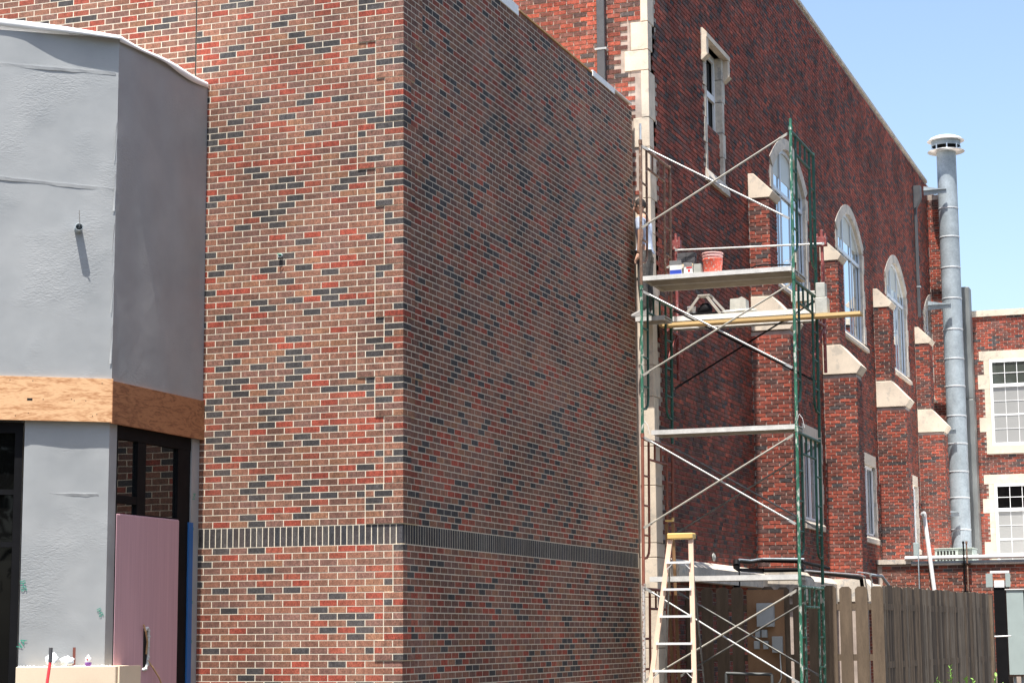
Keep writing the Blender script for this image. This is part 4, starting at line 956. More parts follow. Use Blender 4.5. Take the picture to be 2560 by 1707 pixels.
t = thing('gas_pipe', 'dark iron gas pipe loop low in front of the shaded fence', 'pipe', (a.x, 9.3, GZ))
link('pipe', MB().path([(a.x, 9.3, GZ), (a.x, 9.3, a.z), (b.x, 9.3, b.z), (b.x, 9.3, GZ)], .022), mat('dull_iron', (.08, .085, .085), .6), t)

# ================================================================== SCAFFOLD TOWER
SX0, SX1, SY0, SY1 = .335, 2.45, 7.50, 9.02
sc = thing('scaffold_tower', 'four lift frame scaffold tower of green, rusty and red tubes beside the new wall', 'scaffold', (1.4, 8.26, GZ))
levels = [(GZ+.12, -.47), (-.45, 1.55), (1.57, 3.58), (3.60, 5.62)]
ML = [(M_WSPL, M_REDB), (M_REDB, M_REDB), (M_GREEN, M_GREEND), (M_RUST, M_RUST)]
MR = [(M_GREEN, M_GREEN), (M_GREEN, M_GREEND), (M_GREEN, M_GREEND), (M_GREEN, M_GREEND)]
RT = .0215
def leanx(x, z): return x + (z-1.5)*(.010 if x < 1 else .0075)
def frame(x, z0, z1, mo, mi, lab):
    X = lambda z: leanx(x, z)
    f = link('end_frame', MB().tube((X(z0), SY0, z0), (X(z1), SY0, z1), RT, 12), mo, sc, label=lab)
    m = MB(); m.tube((X(z0), SY1, z0), (X(z1), SY1, z1), RT, 10)
    zt = z1-.04; m.tube((X(zt), SY0, zt), (X(zt), SY1, zt), RT, 10)
    ya, yb_ = SY0+.30, SY1-.30; zm = zt-.26
    for yy, yo in ((ya, SY0), (yb_, SY1)):
        m.tube((X(zt), yy, zt), (X(z0+.52), yy, z0+.52), RT*.8, 8)
        sg = 1 if yo > yy else -1
        m.path([(X(z0+.52), yy, z0+.52), (X(z0+.42), yy+sg*.03, z0+.42), (X(z0+.36), yy+sg*.12, z0+.36), (X(z0+.34), yo, z0+.34)], RT*.8, 8)
        for zr in (z0+.66, z0+1.06, z0+1.46): m.tube((X(zr), yy, zr), (X(zr), yo, zr), RT*.7, 8)
    m.tube((X(zm), ya, zm), (X(zm), yb_, zm), RT*.8, 8)
    for yy in (ya+.3, yb_-.3): m.tube((X(zm), yy, zm), (X(zt), yy, zt), RT*.7, 8)
    link('ladder_tubes', m, mi, f)
    link('coupling_collar', MB().tube((X(z1), SY0, z1-.03), (X(z1), SY0, z1+.03), RT*1.25, 10), mo, f)
    return f
for i, (z0, z1) in enumerate(levels):
    names = ['lowest', 'second', 'third', 'top']
    frame(SX0, z0, z1, *ML[i], ['mortar splashed red frame', 'red oxide frame', 'green frame', 'rusty brown frame'][i]); frame(SX1, z0, z1, *MR[i], 'chipped green frame')
link('coupling_pin', MB().tube((leanx(SX0, 5.7), SY0, 5.60), (leanx(SX0, 5.8), SY0, 5.88), RT*.75, 10), M_GALVB, sc)
link('coupling_pin', MB().tube((leanx(SX1, 5.7), SY0, 5.60), (leanx(SX1, 5.8), SY0, 5.75), RT*.9, 10), M_GREEN, sc)
def brace(y, za, zb, mm_, bend=0):
    a, b = Vector((leanx(SX0, za)+.03, y, za)), Vector((leanx(SX1, zb)-.03, y, zb)); d = (b-a).normalized()
    m = MB().tube(a+d*.11, b-d*.11, .013, 10); 
    for p, q in ((a, a+d*.13), (b, b-d*.13)): m.beam(p, q, .008, .034, (0, 0, 1) if abs(d.z) < .9 else (1, 0, 0))
    o = link('cross_brace', m, mm_, sc)
    link('hinge_bolt', MB().tube(a+Vector((0, -.015, 0)), a+Vector((0, .01, 0)), .009, 6).tube(b+Vector((0, -.015, 0)), b+Vector((0, .01, 0)), .009, 6), M_DULL, o)
M_BR = mat('pale_brace_tube', (.46, .46, .44), .4, .4, var=.15, vscale=8)
M_BRY = mat('dusty_brace_tube', (.38, .36, .31), .5, .2, var=.15, vscale=8)
for za, zb in ((5.55, 4.37), (3.52, 2.36), (1.52, .30), (-.50, -1.75)): brace(SY0-.035, za, zb, M_BR)
for za, zb in ((4.40, 5.53), (2.36, 3.48), (.30, 1.47), (-1.72, -.56)): brace(SY0-.062, za, zb, M_BRY)
brace(SY1+.035, 2.36, 3.50, M_BLACK); brace(SY1+.03, 3.50, 2.36, M_BLACK)
brace(SY1+.035, .30, 1.47, M_DULL); brace(SY1+.06, 1.50, .30, M_DULL)
brace(SY1+.035, -1.72, -.56, M_DULL); brace(SY1+.06, -.52, -1.72, M_DULL)
for x in (SX0, SX1):
    for y in (SY0, SY1): link('base_plate', MB().box(leanx(x, GZ)-.07, leanx(x, GZ)+.07, y-.07, y+.07, GZ, GZ+.012).tube((leanx(x, GZ), y, GZ+.012), (leanx(x, GZ), y, GZ+.14), .018, 8), M_DULL, sc)
# loop of wire hanging at the second joint
for x in (SX0, SX1): link('tie_wire', MB().path([(leanx(x, 1.6)+.0, SY0-.03, 1.62), (leanx(x, 1.6)+.05, SY0-.05, 1.74), (leanx(x, 1.6)+.09, SY0-.04, 1.68), (leanx(x, 1.6)+.11, SY0-.03, 1.56)], .0035, 5), M_WHITE, sc)

# ---- deck planks: one thing each
def plank(x0, x1, y0, y1, zt, th, label, dz=0, ribs=True, group='aluminium scaffold planks'):
    t = thing('scaffold_plank', label, 'plank', ((x0+x1)/2, (y0+y1)/2, zt-th), group)
    m = MB(); m.obox((x0, y0, zt-.012), (x1-x0, 0, dz), (0, y1-y0, 0), (0, 0, .012)); link('deck', m, M_ALU, t)
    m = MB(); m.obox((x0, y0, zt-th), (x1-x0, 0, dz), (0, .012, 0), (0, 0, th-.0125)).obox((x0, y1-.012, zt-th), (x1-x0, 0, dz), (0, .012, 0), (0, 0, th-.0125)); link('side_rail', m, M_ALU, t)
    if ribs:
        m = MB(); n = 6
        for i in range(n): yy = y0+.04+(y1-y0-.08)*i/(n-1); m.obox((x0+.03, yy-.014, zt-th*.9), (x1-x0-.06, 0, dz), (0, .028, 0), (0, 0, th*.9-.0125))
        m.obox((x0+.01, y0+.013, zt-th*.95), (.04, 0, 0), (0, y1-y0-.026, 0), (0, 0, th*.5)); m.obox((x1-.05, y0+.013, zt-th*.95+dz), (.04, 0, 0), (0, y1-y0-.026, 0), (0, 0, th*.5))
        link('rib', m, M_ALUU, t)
    return t
plank(.355, 2.44, 7.50, 7.98, 3.735, .062, 'front plank of the top scaffold deck carrying the bucket')
plank(.37, 2.44, 7.985, 8.46, 3.735, .062, 'rear plank of the top scaffold deck')
plank(.46, 2.44, 7.50, 7.98, 1.615, .062, 'plank across the scaffold two lifts up, nothing on it')
plank(.40, 2.42, 7.50, 7.98, -.35, .068, 'lowest scaffold plank just above the fence tops')
plank(.10, .52, 8.06, 8.44, 3.27, .062, 'short plank end under the worker, hung below the top deck')
plank(.30, 2.46, 9.25, 9.60, 3.44, .072, 'upper plank on the rear outriggers carrying the tub and concrete')
plank(.32, 2.46, 9.06, 9.24, 3.285, .062, 'lower narrow plank on the rear outriggers, under the timber board')
# timber board
t = onY(1640, 806, 9.05)
link('timber_plank', MB().obox((.24, 8.76, 3.232), (2.88, 0, .0), (0, .235, 0), (0, 0, .042)), M_TIMB, label='long yellow timber plank sticking out past the right of the scaffold', cat='plank')
# ---- rear guard posts and rail
for x, lab in ((.29, 'left dusty red guard post behind the scaffold'), (2.455, 'right dusty red guard post behind the scaffold')):
    t = thing('guard_post', lab, 'post', (x, 9.6, 2.5), 'red guard posts on the rear outriggers')
    ztop = 4.73 if x < 1 else 4.62
    link('post', MB().tube((x, 9.6, 2.55), (x, 9.6, ztop), .024, 10), M_REDP, t)
    link('rail_cup', MB().box(x-.075, x+.075, 9.57, 9.63, ztop-.24, ztop-.10).tube((x-.06, 9.56, ztop-.22), (x-.06, 9.56, ztop-.06), .016, 8).tube((x+.06, 9.56, ztop-.22), (x+.06, 9.56, ztop-.06), .016, 8), M_REDP, t)
    link('outrigger_bracket', MB().tube((x, 9.04, 3.22), (x, 9.62, 3.22), .022, 8).tube((x-.12, 9.04, 2.55), (x, 9.58, 3.2), .018, 8), M_REDP, t)
link('guard_rail', MB().tube((.33, 9.55, 4.47), (2.46, 9.55, 4.41), .014, 10).beam((.29, 9.55, 4.475), (.42, 9.55, 4.47), .01, .036).beam((2.36, 9.55, 4.415), (2.50, 9.55, 4.41), .01, .036), M_BR, label='pale guard rail tube between the two red posts', cat='rail')

# ---- things on the top deck
ZD = 3.736
c = Vector((1.31, 7.72, ZD)); bk = thing('bucket', 'mortar stained orange bucket on the top scaffold deck', 'bucket', c)
mbk = mat('orange_bucket_plastic', (.78, .13, .08), .5, var=.25, vscale=14, col2=(.62, .52, .47), thr=.58)
link('body', MB().lathe(c, [(0, .001), (.118, .001), (.136, .185), (.140, .19), (.140, .205), (.134, .208)], 28), mbk, bk)
mrm = mat('faded_bucket_rim', (.74, .42, .38), .5, var=.15, vscale=20)
link('rim', MB().lathe(c, [(.134, .208), (.136, .235), (.143, .237), (.143, .247), (.136, .25), (.138, .272), (.146, .275), (.146, .288), (.134, .29), (.130, .21), (.112, .02), (0, .02)], 28), mrm, bk)
link('bail_handle', MB().path([c+Vector((.14*math.cos(a), -.0+.14*math.sin(a)*.25, .225-.17*abs(math.sin(a*1.0)))) for a in np.linspace(-.2, -1.2, 6)], .003, 5), M_GALVB, bk)
def carton(x0, x1, y0, y1, z0, h, lab, cols, flaps=True):
    t = thing('carton', lab, 'box', ((x0+x1)/2, (y0+y1)/2, z0))
    link('body', MB().box(x0, x1, y0, y1, z0, z0+h), cols[0], t)
    link('print_band', MB().box(x0+.002, x1-.002, y0-.0015, y0, z0+.001, z0+h*.45), cols[1], t)
    if flaps: link('flap', MB().obox((x0, y0, z0+h+.001), (x1-x0, 0, 0), (0, -.02, .05), (0, .003, .001)).obox((x0, y0, z0+h+.001), (-.05, 0, -.03), (0, y1-y0, 0), (0, 0, .003)), cols[0], t)
    return t
mcw = mat('white_carton', (.76, .75, .70), .7); mcb = mat('blue_print', (.03, .07, .45), .6); mcr = mat('red_print_band', (.62, .03, .03), .6); mck = mat('kraft_board', (.45, .33, .20), .8)
carton(.757, .925, 7.52, 7.60, ZD, .13, 'white carton with a blue lower half, leftmost box on the top deck', (mcw, mcb))
t = carton(.955, 1.075, 7.52, 7.60, ZD, .09, 'small white and red carton between the blue carton and bucket', (mcw, mcw))
link('print', MB().box(.99, 1.07, 7.516, 7.518, ZD+.070, ZD+.085).box(1.01, 1.045, 7.516, 7.518, ZD+.02, ZD+.05), mcr, t)
link('kraft_flap', MB().obox((.90, 7.605, ZD+.085), (.16, 0, 0), (0, .02, .02), (0, 0, .045)), mck, t)
carton(1.09, 1.19, 7.53, 7.62, ZD, .125, 'grey dusty carton touching the left of the bucket', (mat('dusty_grey_carton', (.36, .36, .32), .8), mat('dusty_grey_carton', (.36, .36, .32), .8)), False)
M_BLK = mat('charcoal_block', (.075, .072, .075), .9, var=.15, vscale=12)
k = 0
labs = ['bottom', 'second', 'third', 'fourth', 'top']
for j in range(5):
    for i in range(2):
        x = .80+i*.128+j*.004; z = 3.736+j*.066
        link('charcoal_brick', MB().box(x, x+.123, 7.68+.006*j, 7.78+.006*j, z, z+.060), M_BLK, label='%s %s charcoal brick of the stack behind the cartons' % (labs[j], 'left' if i == 0 else 'right'), cat='brick', group='charcoal bricks stacked on the top deck')
for i in range(2):
    x = .56+i*.11; link('loose_brick', MB().box(x, x+.095, 7.60, 7.80, ZD, ZD+.022), mat('flat_grey_tile', (.26, .26, .26), .8), label=['left', 'right'][i]+' thin grey tile lying left of the blue carton', cat='tile', group='thin grey tiles on the top deck')
link('pry_bar', MB().path([(1.86, 7.62, ZD+.02), (1.93, 7.62, ZD+.055), (2.05, 7.62, ZD+.062), (2.40, 7.62, ZD+.035)], .010), M_BLACK, label='bent black bar lying at the right end of the top deck', cat='tool')
link('wire_coil', MB().path([(2.36+.08*math.cos(a), 7.7+.03*math.sin(a), ZD+.06+.06*math.sin(a*1.7)) for a in np.linspace(0, 9, 24)], .003, 5), M_GALVB, label='loose coil of pale wire by the right leg on the top deck', cat='wire')
# ---- things on the rear platform
Zr = 3.441
def rough_block(x0, x1, y0, y1, z0, z1, lab, cat='block', m_=M_CONC, group=None):
    t = link('concrete_block', MB().box(x0, x1, y0, y1, z0, z1), m_, label=lab, cat=cat, group=group, bevel=.008); return t
t = thing('mortar_lump', 'pale concrete lump on the rear platform with spilled mortar round it', 'block', (1.25, 9.3, Zr))
link('block', MB().prism([(1.15, 9.3, Zr), (1.39, 9.3, Zr), (1.385, 9.3, Zr+.20), (1.33, 9.3, Zr+.235), (1.28, 9.3, Zr+.215), (1.16, 9.3, Zr+.21)], (0, .2, 0)), M_CONC, t)
link('spill', blob((1.3, 9.29, Zr), (.26, .04, .05), 21), M_CONC, t)
c = Vector((.57, 9.36, Zr)); link('white_tub', MB().lathe(c, [(0, .001), (.05, .001), (.062, .13), (.066, .13), (.066, .14), (.058, .14), (.047, .01), (0, .01)], 20), mat('pale_tub', (.55, .56, .58), .5), label='small white tub standing on the rear platform', cat='bucket')
link('black_bag', blob((.76, 9.4, Zr), (.11, .07, .17), 31), M_BLACK, label='black bag on the rear platform beside the white tub', cat='bag')
link('dark_tool_tray', MB().box(.50, 1.0, 9.27, 9.29, Zr, Zr+.035), M_BLACK, label='flat dark tray in front of the white tub and black bag', cat='tray')
M_TRE = mat('pale_trestle', (.34, .32, .28), .6)
t = thing('trestle', 'pale folding trestle legs spread on the rear platform', 'stand', (.75, 9.05, Zr))
for p, q in (((.50, 9.26, 3.445), (.70, 9.32, 3.73)), ((1.02, 9.26, 3.445), (.80, 9.32, 3.73)), ((1.08, 9.56, 3.445), (.84, 9.48, 3.73))): link('leg', MB().beam(p, q, .02, .035), M_TRE, t)
link('head', MB().box(.68, .86, 9.30, 9.52, 3.725, 3.745), M_TRE, t)
rough_block(2.05, 2.44, 9.28, 9.46, Zr+.11, Zr+.25, 'long grey concrete lintel resting on blocks at the right of the platform')
rough_block(2.12, 2.22, 9.29, 9.45, Zr, Zr+.109, 'brown plywood block under the concrete lintel', m_=M_PLYD)
rough_block(2.30, 2.44, 9.285, 9.44, Zr+.0, Zr+.109, 'lower grey block at the right end of the rear platform')
rough_block(2.50, 2.63, 8.80, 8.97, 3.275+.235, 3.275+.44, 'upper upright grey block on the timber plank end')
rough_block(2.49, 2.66, 8.78, 8.98, 3.275, 3.275+.23, 'lower upright grey block on the timber plank end')

# ================================================================== STEP LADDERS
def ladder(name, label, xt0, xt1, xb0, xb1, y_t, y_b, zt, zb, back_y, rungs):
    t = thing(name, label, 'ladder', ((xb0+xb1)/2, (y_b+back_y)/2, zb))
    link('side_rail', MB().beam((xb0, y_b, zb), (xt0+.02, y_t, zt-.05), .03, .062, (1, 0, 0)), M_LADDER, t)
    link('side_rail', MB().beam((xb1, y_b, zb), (xt1-.02, y_t, zt-.05), .03, .062, (1, 0, 0)), M_LADDER, t)
    for s in (0, 1): link('rear_leg', MB().beam(((xb0+.02, xb1-.06)[s], back_y, zb), ((xt0+.0, xt1-.05)[s], y_t+.07, zt-.08), .014, .02, (1, 0, 0)), M_DULL, t)
    link('top_cap', MB().box(xt0-.015, xt1+.015, y_t-.05, y_t+.13, zt-.075, zt), M_YELL, t, bevel=.01)
    for k in range(rungs):
        f = (k+1)/(rungs+.35); z = zt-.02-(zt-zb)*f*.98; ff = (zt-z)/(zt-zb); x0 = xt0+(xb0-xt0)*ff; x1 = xt1+(xb1-xt1)*ff; y = y_t+(y_b-y_t)*ff
        s_ = link('step', MB().box(x0+.02, x1-.02, y-.045, y+.04, z-.028, z), M_ALB, t)
        if k in (0, 4, 5): link('step_brace', MB().beam((x0+.03, y-.03, z-.10), (x0+.10, y-.03, z-.03), .006, .022, (0, 1, 0)).beam((x1-.03, y-.03, z-.10), (x1-.10, y-.03, z-.03), .006, .022, (0, 1, 0)), M_ALB, s_)
        zb2 = z; yb2 = (y_t+.07)+(back_y-y_t-.07)*ff; link('rear_spreader', MB().box(x0+.05, x1-.05, yb2-.01, yb2+.01, zb2-.02, zb2), M_DULL, t) if k % 2 == 0 else None
    return t
ladder('step_ladder', 'tall step ladder with pale orange rails and a yellow cap in front of the scaffold', .925, 1.235, .575, 1.315, 6.62, 6.30, .175, GZ, 7.30, 8)
a = onY(1681, 1297, 8.0)
t = thing('second_ladder_top', 'small yellow top of another ladder behind the step ladder', 'ladder', (a.x, 8.0, GZ))
link('top_cap', MB().box(a.x-.09, a.x+.01, 7.95, 8.05, a.z-.035, a.z-.01).box(a.x-.01, a.x+.015, 8.0, 8.04, a.z-.01, a.z+.02), M_YELL, t)
for x in (a.x-.09, a.x-.0): link('rail', MB().beam((x+.02, 8.2, GZ), (x, 8.02, a.z-.06), .022, .04, (1, 0, 0)), mat('brown_ladder_rail', (.20, .11, .05), .7), t)

# ================================================================== WORKER
def person():
    t = thing('person', 'worker in dark grey trousers and pale blue shirt standing behind the left scaffold leg', 'person', (.17, 8.23, 3.26))
    def skin_obj(name, V, E, Rr, m_, root=0, sub=2):
        me = bpy.data.meshes.new(name); me.from_pydata([tuple(v) for v in V], E, []); me.update(); o = bpy.data.objects.new(name, me); COL.objects.link(o); o.parent = t; o.location = -WLOC[t.name]
        md = o.modifiers.new('skin', 'SKIN'); 
        for i, r in enumerate(Rr): me.skin_vertices[0].data[i].radius = (r, r)
        for i in range(len(V)): me.skin_vertices[0].data[i].use_root = (i == root)
        s_ = o.modifiers.new('sub', 'SUBSURF'); s_.levels = sub; s_.render_levels = sub; me.materials.append(m_); return o
    x, y, z = .20, 8.25, 3.272
    # pelvis, legs (slightly bent), spine leaning towards the wall, neck, head, arms reaching down-left
    V = [(x+.0, y, z+.92), (x+.01, y-.09, z+.86), (x-.015, y-.10, z+.48), (x+.02, y-.10, z+.09), (x-.0, y+.09, z+.86), (x+.005, y+.10, z+.48), (x+.035, y+.10, z+.09),
         (x+.0, y, z+1.05), (x-.01, y, z+1.25), (x-.03, y, z+1.42), (x-.045, y, z+1.50),
         (x-.02, y-.17, z+1.38), (x-.0, y-.20, z+1.13), (x-.04, y-.19, z+.90), (x-.02, y+.17, z+1.38), (x-.0, y+.19, z+1.13), (x-.04, y+.18, z+.90)]
    E = [(0, 1), (1, 2), (2, 3), (0, 4), (4, 5), (5, 6), (0, 7), (7, 8), (8, 9), (9, 10), (9, 11), (11, 12), (12, 13), (9, 14), (14, 15), (15, 16)]
    Rr = [.105, .085, .055, .04, .085, .055, .04, .105, .12, .10, .05, .055, .042, .03, .055, .042, .03]
    body = skin_obj('body', V, E, Rr, M_SKIN)
    # clothing follows the body
    skin_obj('trousers', [(x+.0, y, z+.96), (x+.01, y-.09, z+.85), (x-.015, y-.10, z+.48), (x+.02, y-.10, z+.07), (x-.0, y+.09, z+.85), (x+.005, y+.10, z+.48), (x+.035, y+.10, z+.07)], [(0, 1), (1, 2), (2, 3), (0, 4), (4, 5), (5, 6)], [.125, .105, .075, .07, .105, .075, .07], M_JEANS)
    skin_obj('shirt', [V[7], (x-.0, y, z+.96), V[8], (V[9][0], V[9][1], V[9][2]-.02), V[11], (x-.01, y-.185, z+1.20), V[14], (x-.01, y+.18, z+1.20)], [(1, 0), (0, 2), (2, 3), (3, 4), (4, 5), (3, 6), (6, 7)], [.12, .12, .135, .115, .07, .06, .07, .06], M_SHIRT)
    hc = Vector((x-.07, y, z+1.60))
    hm = MB().lathe(hc, [(0, -.11), (.035, -.10), (.058, -.06), (.070, 0), (.072, .04), (.060, .085), (.03, .108), (0, .112)], 20)
    h = link('head', hm, M_SKIN, t)
    link('nose', MB().prism([(hc.x-.068, y-.012, hc.z+.01), (hc.x-.068, y+.012, hc.z+.01), (hc.x-.066, y+.014, hc.z-.03), (hc.x-.066, y-.014, hc.z-.03)], (-.02, 0, -.008)), M_SKIN, h)
    for s in (-1, 1):
        link('eye', MB().lathe((hc.x-.062, y+s*.027, hc.z+.012), [(0, -.008), (.008, 0), (0, .008)], 8), M_BLACK, h); link('ear', MB().lathe((hc.x+.005, y+s*.073, hc.z), [(0, -.028), (.012, 0), (0, .028)], 8), M_SKIN, h)
    link('mouth', MB().box(hc.x-.068, hc.x-.06, y-.022, y+.022, hc.z-.052, hc.z-.046), mat('lips', (.3, .12, .1), .6), h)
    link('hair', MB().lathe((hc.x+.012, y, hc.z+.03), [(.078, -.04), (.080, .02), (.068, .065), (.035, .09), (0, .093)], 20), M_HAIR, h)
    for s, w_ in ((-1, V[13]), (1, V[16])):
        b0 = Vector(w_); pts = [b0, b0+Vector((-.02, 0, -.07))]; E_ = [(0, 1)]; R_ = [.026, .034]
        for k in range(4):
            base = b0+Vector((-.035, (-.03+.02*k), -.09)); n0 = len(pts); L_ = (.035, .042, .04, .03)[k]
            pts += [base, base+Vector((-.012, 0, -L_)), base+Vector((-.002, 0, -L_*1.8))]; E_ += [(1, n0), (n0, n0+1), (n0+1, n0+2)]; R_ += [.010, .009, .008]
        n0 = len(pts); pts += [b0+Vector((.01, s*-.03, -.06)), b0+Vector((.0, s*-.045, -.10))]; E_ += [(1, n0), (n0, n0+1)]; R_ += [.011, .009]
        skin_obj('hand', pts, E_, R_, M_SKIN, sub=1)
    for v in (V[3], V[6]):
        link('boot', MB().prism([(v[0]+.06, v[1]-.045, z+.0), (v[0]-.20, v[1]-.045, z+.0), (v[0]-.21, v[1]-.045, z+.045), (v[0]-.08, v[1]-.045, z+.10), (v[0]-.045, v[1]-.045, z+.16), (v[0]+.05, v[1]-.045, z+.16)], (0, .09, 0)), mat('dusty_boot', (.30, .29, .28), .8), t, bevel=.02)
person()

# ================================================================== TREES MIRRORED IN THE BAY GLASS, PLUS UNSEEN ROW ADDED TO CUT SKY LIGHT
r_ = random.Random(77)
def crown_mesh(seed, Rw, Rh):
    q = np.random.default_rng(seed); n = 5200
    cl = q.normal(size=(70, 3)); cl /= np.linalg.norm(cl, axis=1)[:, None]; cl *= q.uniform(.45, 1, (70, 1))
    c = cl[q.integers(0, 70, n)]*np.array([Rw, Rw, Rh])+q.normal(size=(n, 3))*.45
    a = q.normal(size=(n, 3)); a /= np.linalg.norm(a, axis=1)[:, None]; b = np.cross(a, q.normal(size=(n, 3))); b /= np.linalg.norm(b, axis=1)[:, None]; s_ = q.uniform(.10, .22, (n, 1))
    V = np.stack([c-a*s_, c+b*s_*.5, c+a*s_, c-b*s_*.5], 1).reshape(-1, 3)
    m = MB(); m.v = V.tolist(); m.f = [(i, i+1, i+2, i+3) for i in range(0, 4*n, 4)]; m.sm = [False]*n; return m
M_TLEAF = mat('tree_foliage', (.055, .085, .028), .7, var=.3, vscale=1.5); M_BARK = mat('bark', (.11, .085, .06), .9, bump=.01, bscale=12)
tp = [(-16, -44, 6.2), (-4, -48, 7.2), (9, -45, 6.8), (20, -34, 8.4), (20, -22, 8.8), (19, -10, 9.0), (19.5, 1, 8.8), (20, 12, 9.2), (21.5, 23, 8.8)]
proto = None
for k, (x, y, h) in enumerate(tp):
    lab = ['leafy shade tree behind the camera, farthest left', 'leafy shade tree behind the camera, middle of three', 'leafy shade tree behind the camera, nearest the corner', 'tall unseen tree added right of the camera to cut sky light, first of the row', 'tall unseen tree added right of the camera to cut sky light, second of the row', 'tall unseen tree added facing the new wall to cut sky light, third of the row', 'tall unseen tree added facing the new wall to cut sky light, fourth of the row', 'tall unseen tree added facing the old wall to cut sky light, fifth of the row', 'tall unseen tree added facing the old wall to cut sky light, last of the row'][k]
    if proto is None:
        t = thing('shade_tree', 'x', 'tree', (x, y, GZ), 'trees across the street')
        m = crown_mesh(5, 4.3, 3.8); m.v = [(a+x, b+y, c+GZ+h) for a, b, c in m.v]; cr_o = link('crown', m, M_TLEAF, t, kind='stuff')
        tr = MB().tube((x, y, GZ), (x, y, GZ+h*.5), .28, 10, .2)
        for j in range(6): a = j*1.05; tr.tube((x, y, GZ+h*.45), (x+2.2*math.cos(a), y+2.2*math.sin(a), GZ+h+.3*j-.5), .13, 6, .04)
        tr_o = link('trunk', tr, M_BARK, t); proto = (t, cr_o, tr_o)
    else:
        t = proto[0].copy(); COL.objects.link(t); t.location = (x, y, GZ); t.rotation_euler.z = k*1.7; sc_ = h/6.2; t.scale = (sc_, sc_, sc_)
        for o_ in proto[1:]: c_ = o_.copy(); COL.objects.link(c_); c_.parent = t
    t['label'] = lab

# ================================================================== RIGHT EDGE EQUIPMENT
Y1 = 25.6
a, b = onY(2476, 1437, Y1), onY(2515, 1437, Y1)
fl = thing('wall_flue', 'black box flue with a bright metal hood on the low brick wing', 'duct', ((a.x+b.x)/2, Y1, GZ))
xa, xb = onY(2484, 1480, Y1).x, onY(2513, 1480, Y1).x; zt = onY(2500, 1452, Y1).z
link('flue', MB().box(xa, xb, Y1, Y1+.84, -2.2, zt-.1), M_BLACK, fl)
link('outlet', MB().box(xa+.02, xb-.01, Y1-.02, Y1+.3, zt-.13, zt+.02), M_ALB, fl)
link('copper_flashing', MB().box(xa-.02, xb+.02, Y1-.01, Y1+.4, zt+.021, zt+.045), mat('copper', (.45, .18, .08), .5, .3), fl)
zz0, zz1 = onY(2470, 1467, Y1).z, onY(2470, 1433, Y1).z
link('wing_plate', MB().box(onY(2465, 1450, Y1).x, onY(2482, 1450, Y1).x, Y1-.03, Y1-.02, zz0, zz1), M_CAB, fl); link('wing_plate', MB().box(onY(2514, 1450, Y1).x, onY(2526, 1450, Y1).x, Y1-.03, Y1-.02, zz0, zz1), M_CAB, fl)
link('head_plate', MB().box(onY(2476, 1450, Y1).x, onY(2524, 1450, Y1).x, Y1-.032, Y1+.02, onY(2500, 1432, Y1).z, onY(2500, 1426, Y1).z), M_WHITE, fl)
Yc = 21.0; a, b = onY(2511, 1474, Yc), onY(2511, 1474, Yc)
cb = thing('utility_cabinet', 'pale grey green utility cabinet on legs at the right edge', 'cabinet', (4.0, Yc+.3, GZ))
x0 = a.x+.03; z1_, z0_ = a.z, onY(2530, 1686, Yc).z
link('case', MB().box(x0, x0+.32, Yc, Yc+.5, z0_, z1_), M_CAB, cb, bevel=.006); link('top_plate', MB().box(x0-.02, x0+1.3, Yc-.02, Yc+.55, z1_+.002, z1_+.02), M_WHITE, cb)
link('door', MB().box(x0+.335, x0+1.2, Yc+.03, Yc+.5, z0_, z1_-.02), M_CAB, cb)
link('hinge', MB().box(x0+.322, x0+.333, Yc-.004, Yc+.01, z1_-.55, z1_-.42).box(x0+.322, x0+.333, Yc-.004, Yc+.01, z0_+.5, z0_+.65), M_DULL, cb)
link('base_rail', MB().box(x0, x0+1.2, Yc+.02, Yc+.45, z0_-.03, z0_-.002), M_RUST, cb)
for xx in (x0+.06, x0+.2, x0+1.0): link('leg', MB().box(xx, xx+.05, Yc+.1, Yc+.16, GZ, z0_-.03), M_GALV, cb)
a, b = onY(2466, 1589, 20.5), onY(2514, 1590, 20.5)
link('white_cable', MB().path([a-Vector((.4, 0, 0)), a, a.lerp(b, .5)-Vector((0, 0, .006)), b+Vector((.1, 0, .01))], .014), M_WHITE, label='white cable reaching from the fence end to the utility cabinet', cat='cable')
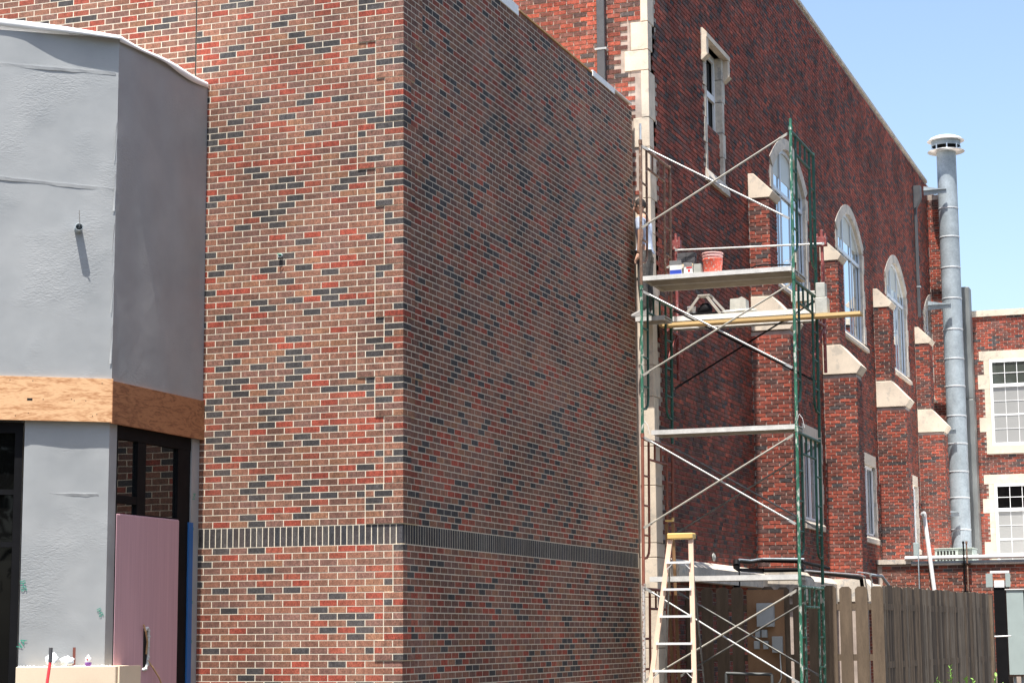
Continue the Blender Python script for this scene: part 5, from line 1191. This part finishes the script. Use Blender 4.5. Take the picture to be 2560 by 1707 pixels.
for k, (px, py, rr, hh, lab) in enumerate([(2477, 1612, .055, .10, 'upper round white vent elbow behind the fence end'), (2482, 1660, .055, .22, 'middle bulging white pipe behind the fence end'), (2487, 1700, .035, .4, 'lowest narrow white pipe behind the fence end')]):
    c = onY(px, py, 25.9); link('white_pipe_fitting', MB().lathe(c-Vector((0, 0, hh/2)), [(0, 0), (rr*.9, .01), (rr, hh*.4), (rr*.9, hh*.8), (rr*.4, hh), (0, hh)], 18), M_WHITE, label=lab, cat='pipe', group='white pipe fittings on the low wing')
# small broad-leaf shrub: only its tips reach into view
sh = thing('shrub', 'young green broad-leaved shrub tips in front of the weathered fence', 'shrub', (4.3, 7.9, GZ))
r_ = random.Random(5)
tips = [(2375, 1668), (2342, 1697), (2350, 1708), (2415, 1698), (2432, 1698), (2490, 1690), (2395, 1712), (2475, 1712), (2365, 1715), (2505, 1715), (1120, 2000)][:10]
stem = MB(); leaf = MB()
leafs = []
for (px, py) in tips:
    tp = onY(px, py, 7.9+r_.uniform(-.15, .15)); base = Vector((4.35+(tp.x-4.35)*.4, 7.9, GZ)); stem.path([base, base.lerp(tp, .6)+Vector((r_.uniform(-.02, .02), 0, 0)), tp], .004, 5)
    for k in range(13):
        p = tp-Vector((r_.uniform(-.01, .01), 0, k*.022)); ang = r_.uniform(0, 6.28); tl = r_.uniform(.2, 1.1); L_ = r_.uniform(.045, .075); d = Vector((math.cos(ang)*math.cos(tl), math.sin(ang)*math.cos(tl), math.sin(tl))); sdv = d.cross(Vector((0, 0, 1))).normalized()*L_*.26; nrm = sdv.cross(d).normalized()*L_*.12
        leaf.add([p, p+d*L_*.3+sdv*.8, p+d*L_*.65+sdv*.8, p+d*L_, p+d*L_*.65-sdv*.8, p+d*L_*.3-sdv*.8, p+d*L_*.45-nrm], [(0, 1, 6), (1, 2, 6), (2, 3, 6), (3, 4, 6), (4, 5, 6), (5, 0, 6)], False)
link('stems', stem, M_LEAF, sh); o = link('foliage', leaf, M_LEAF, sh, kind='stuff')
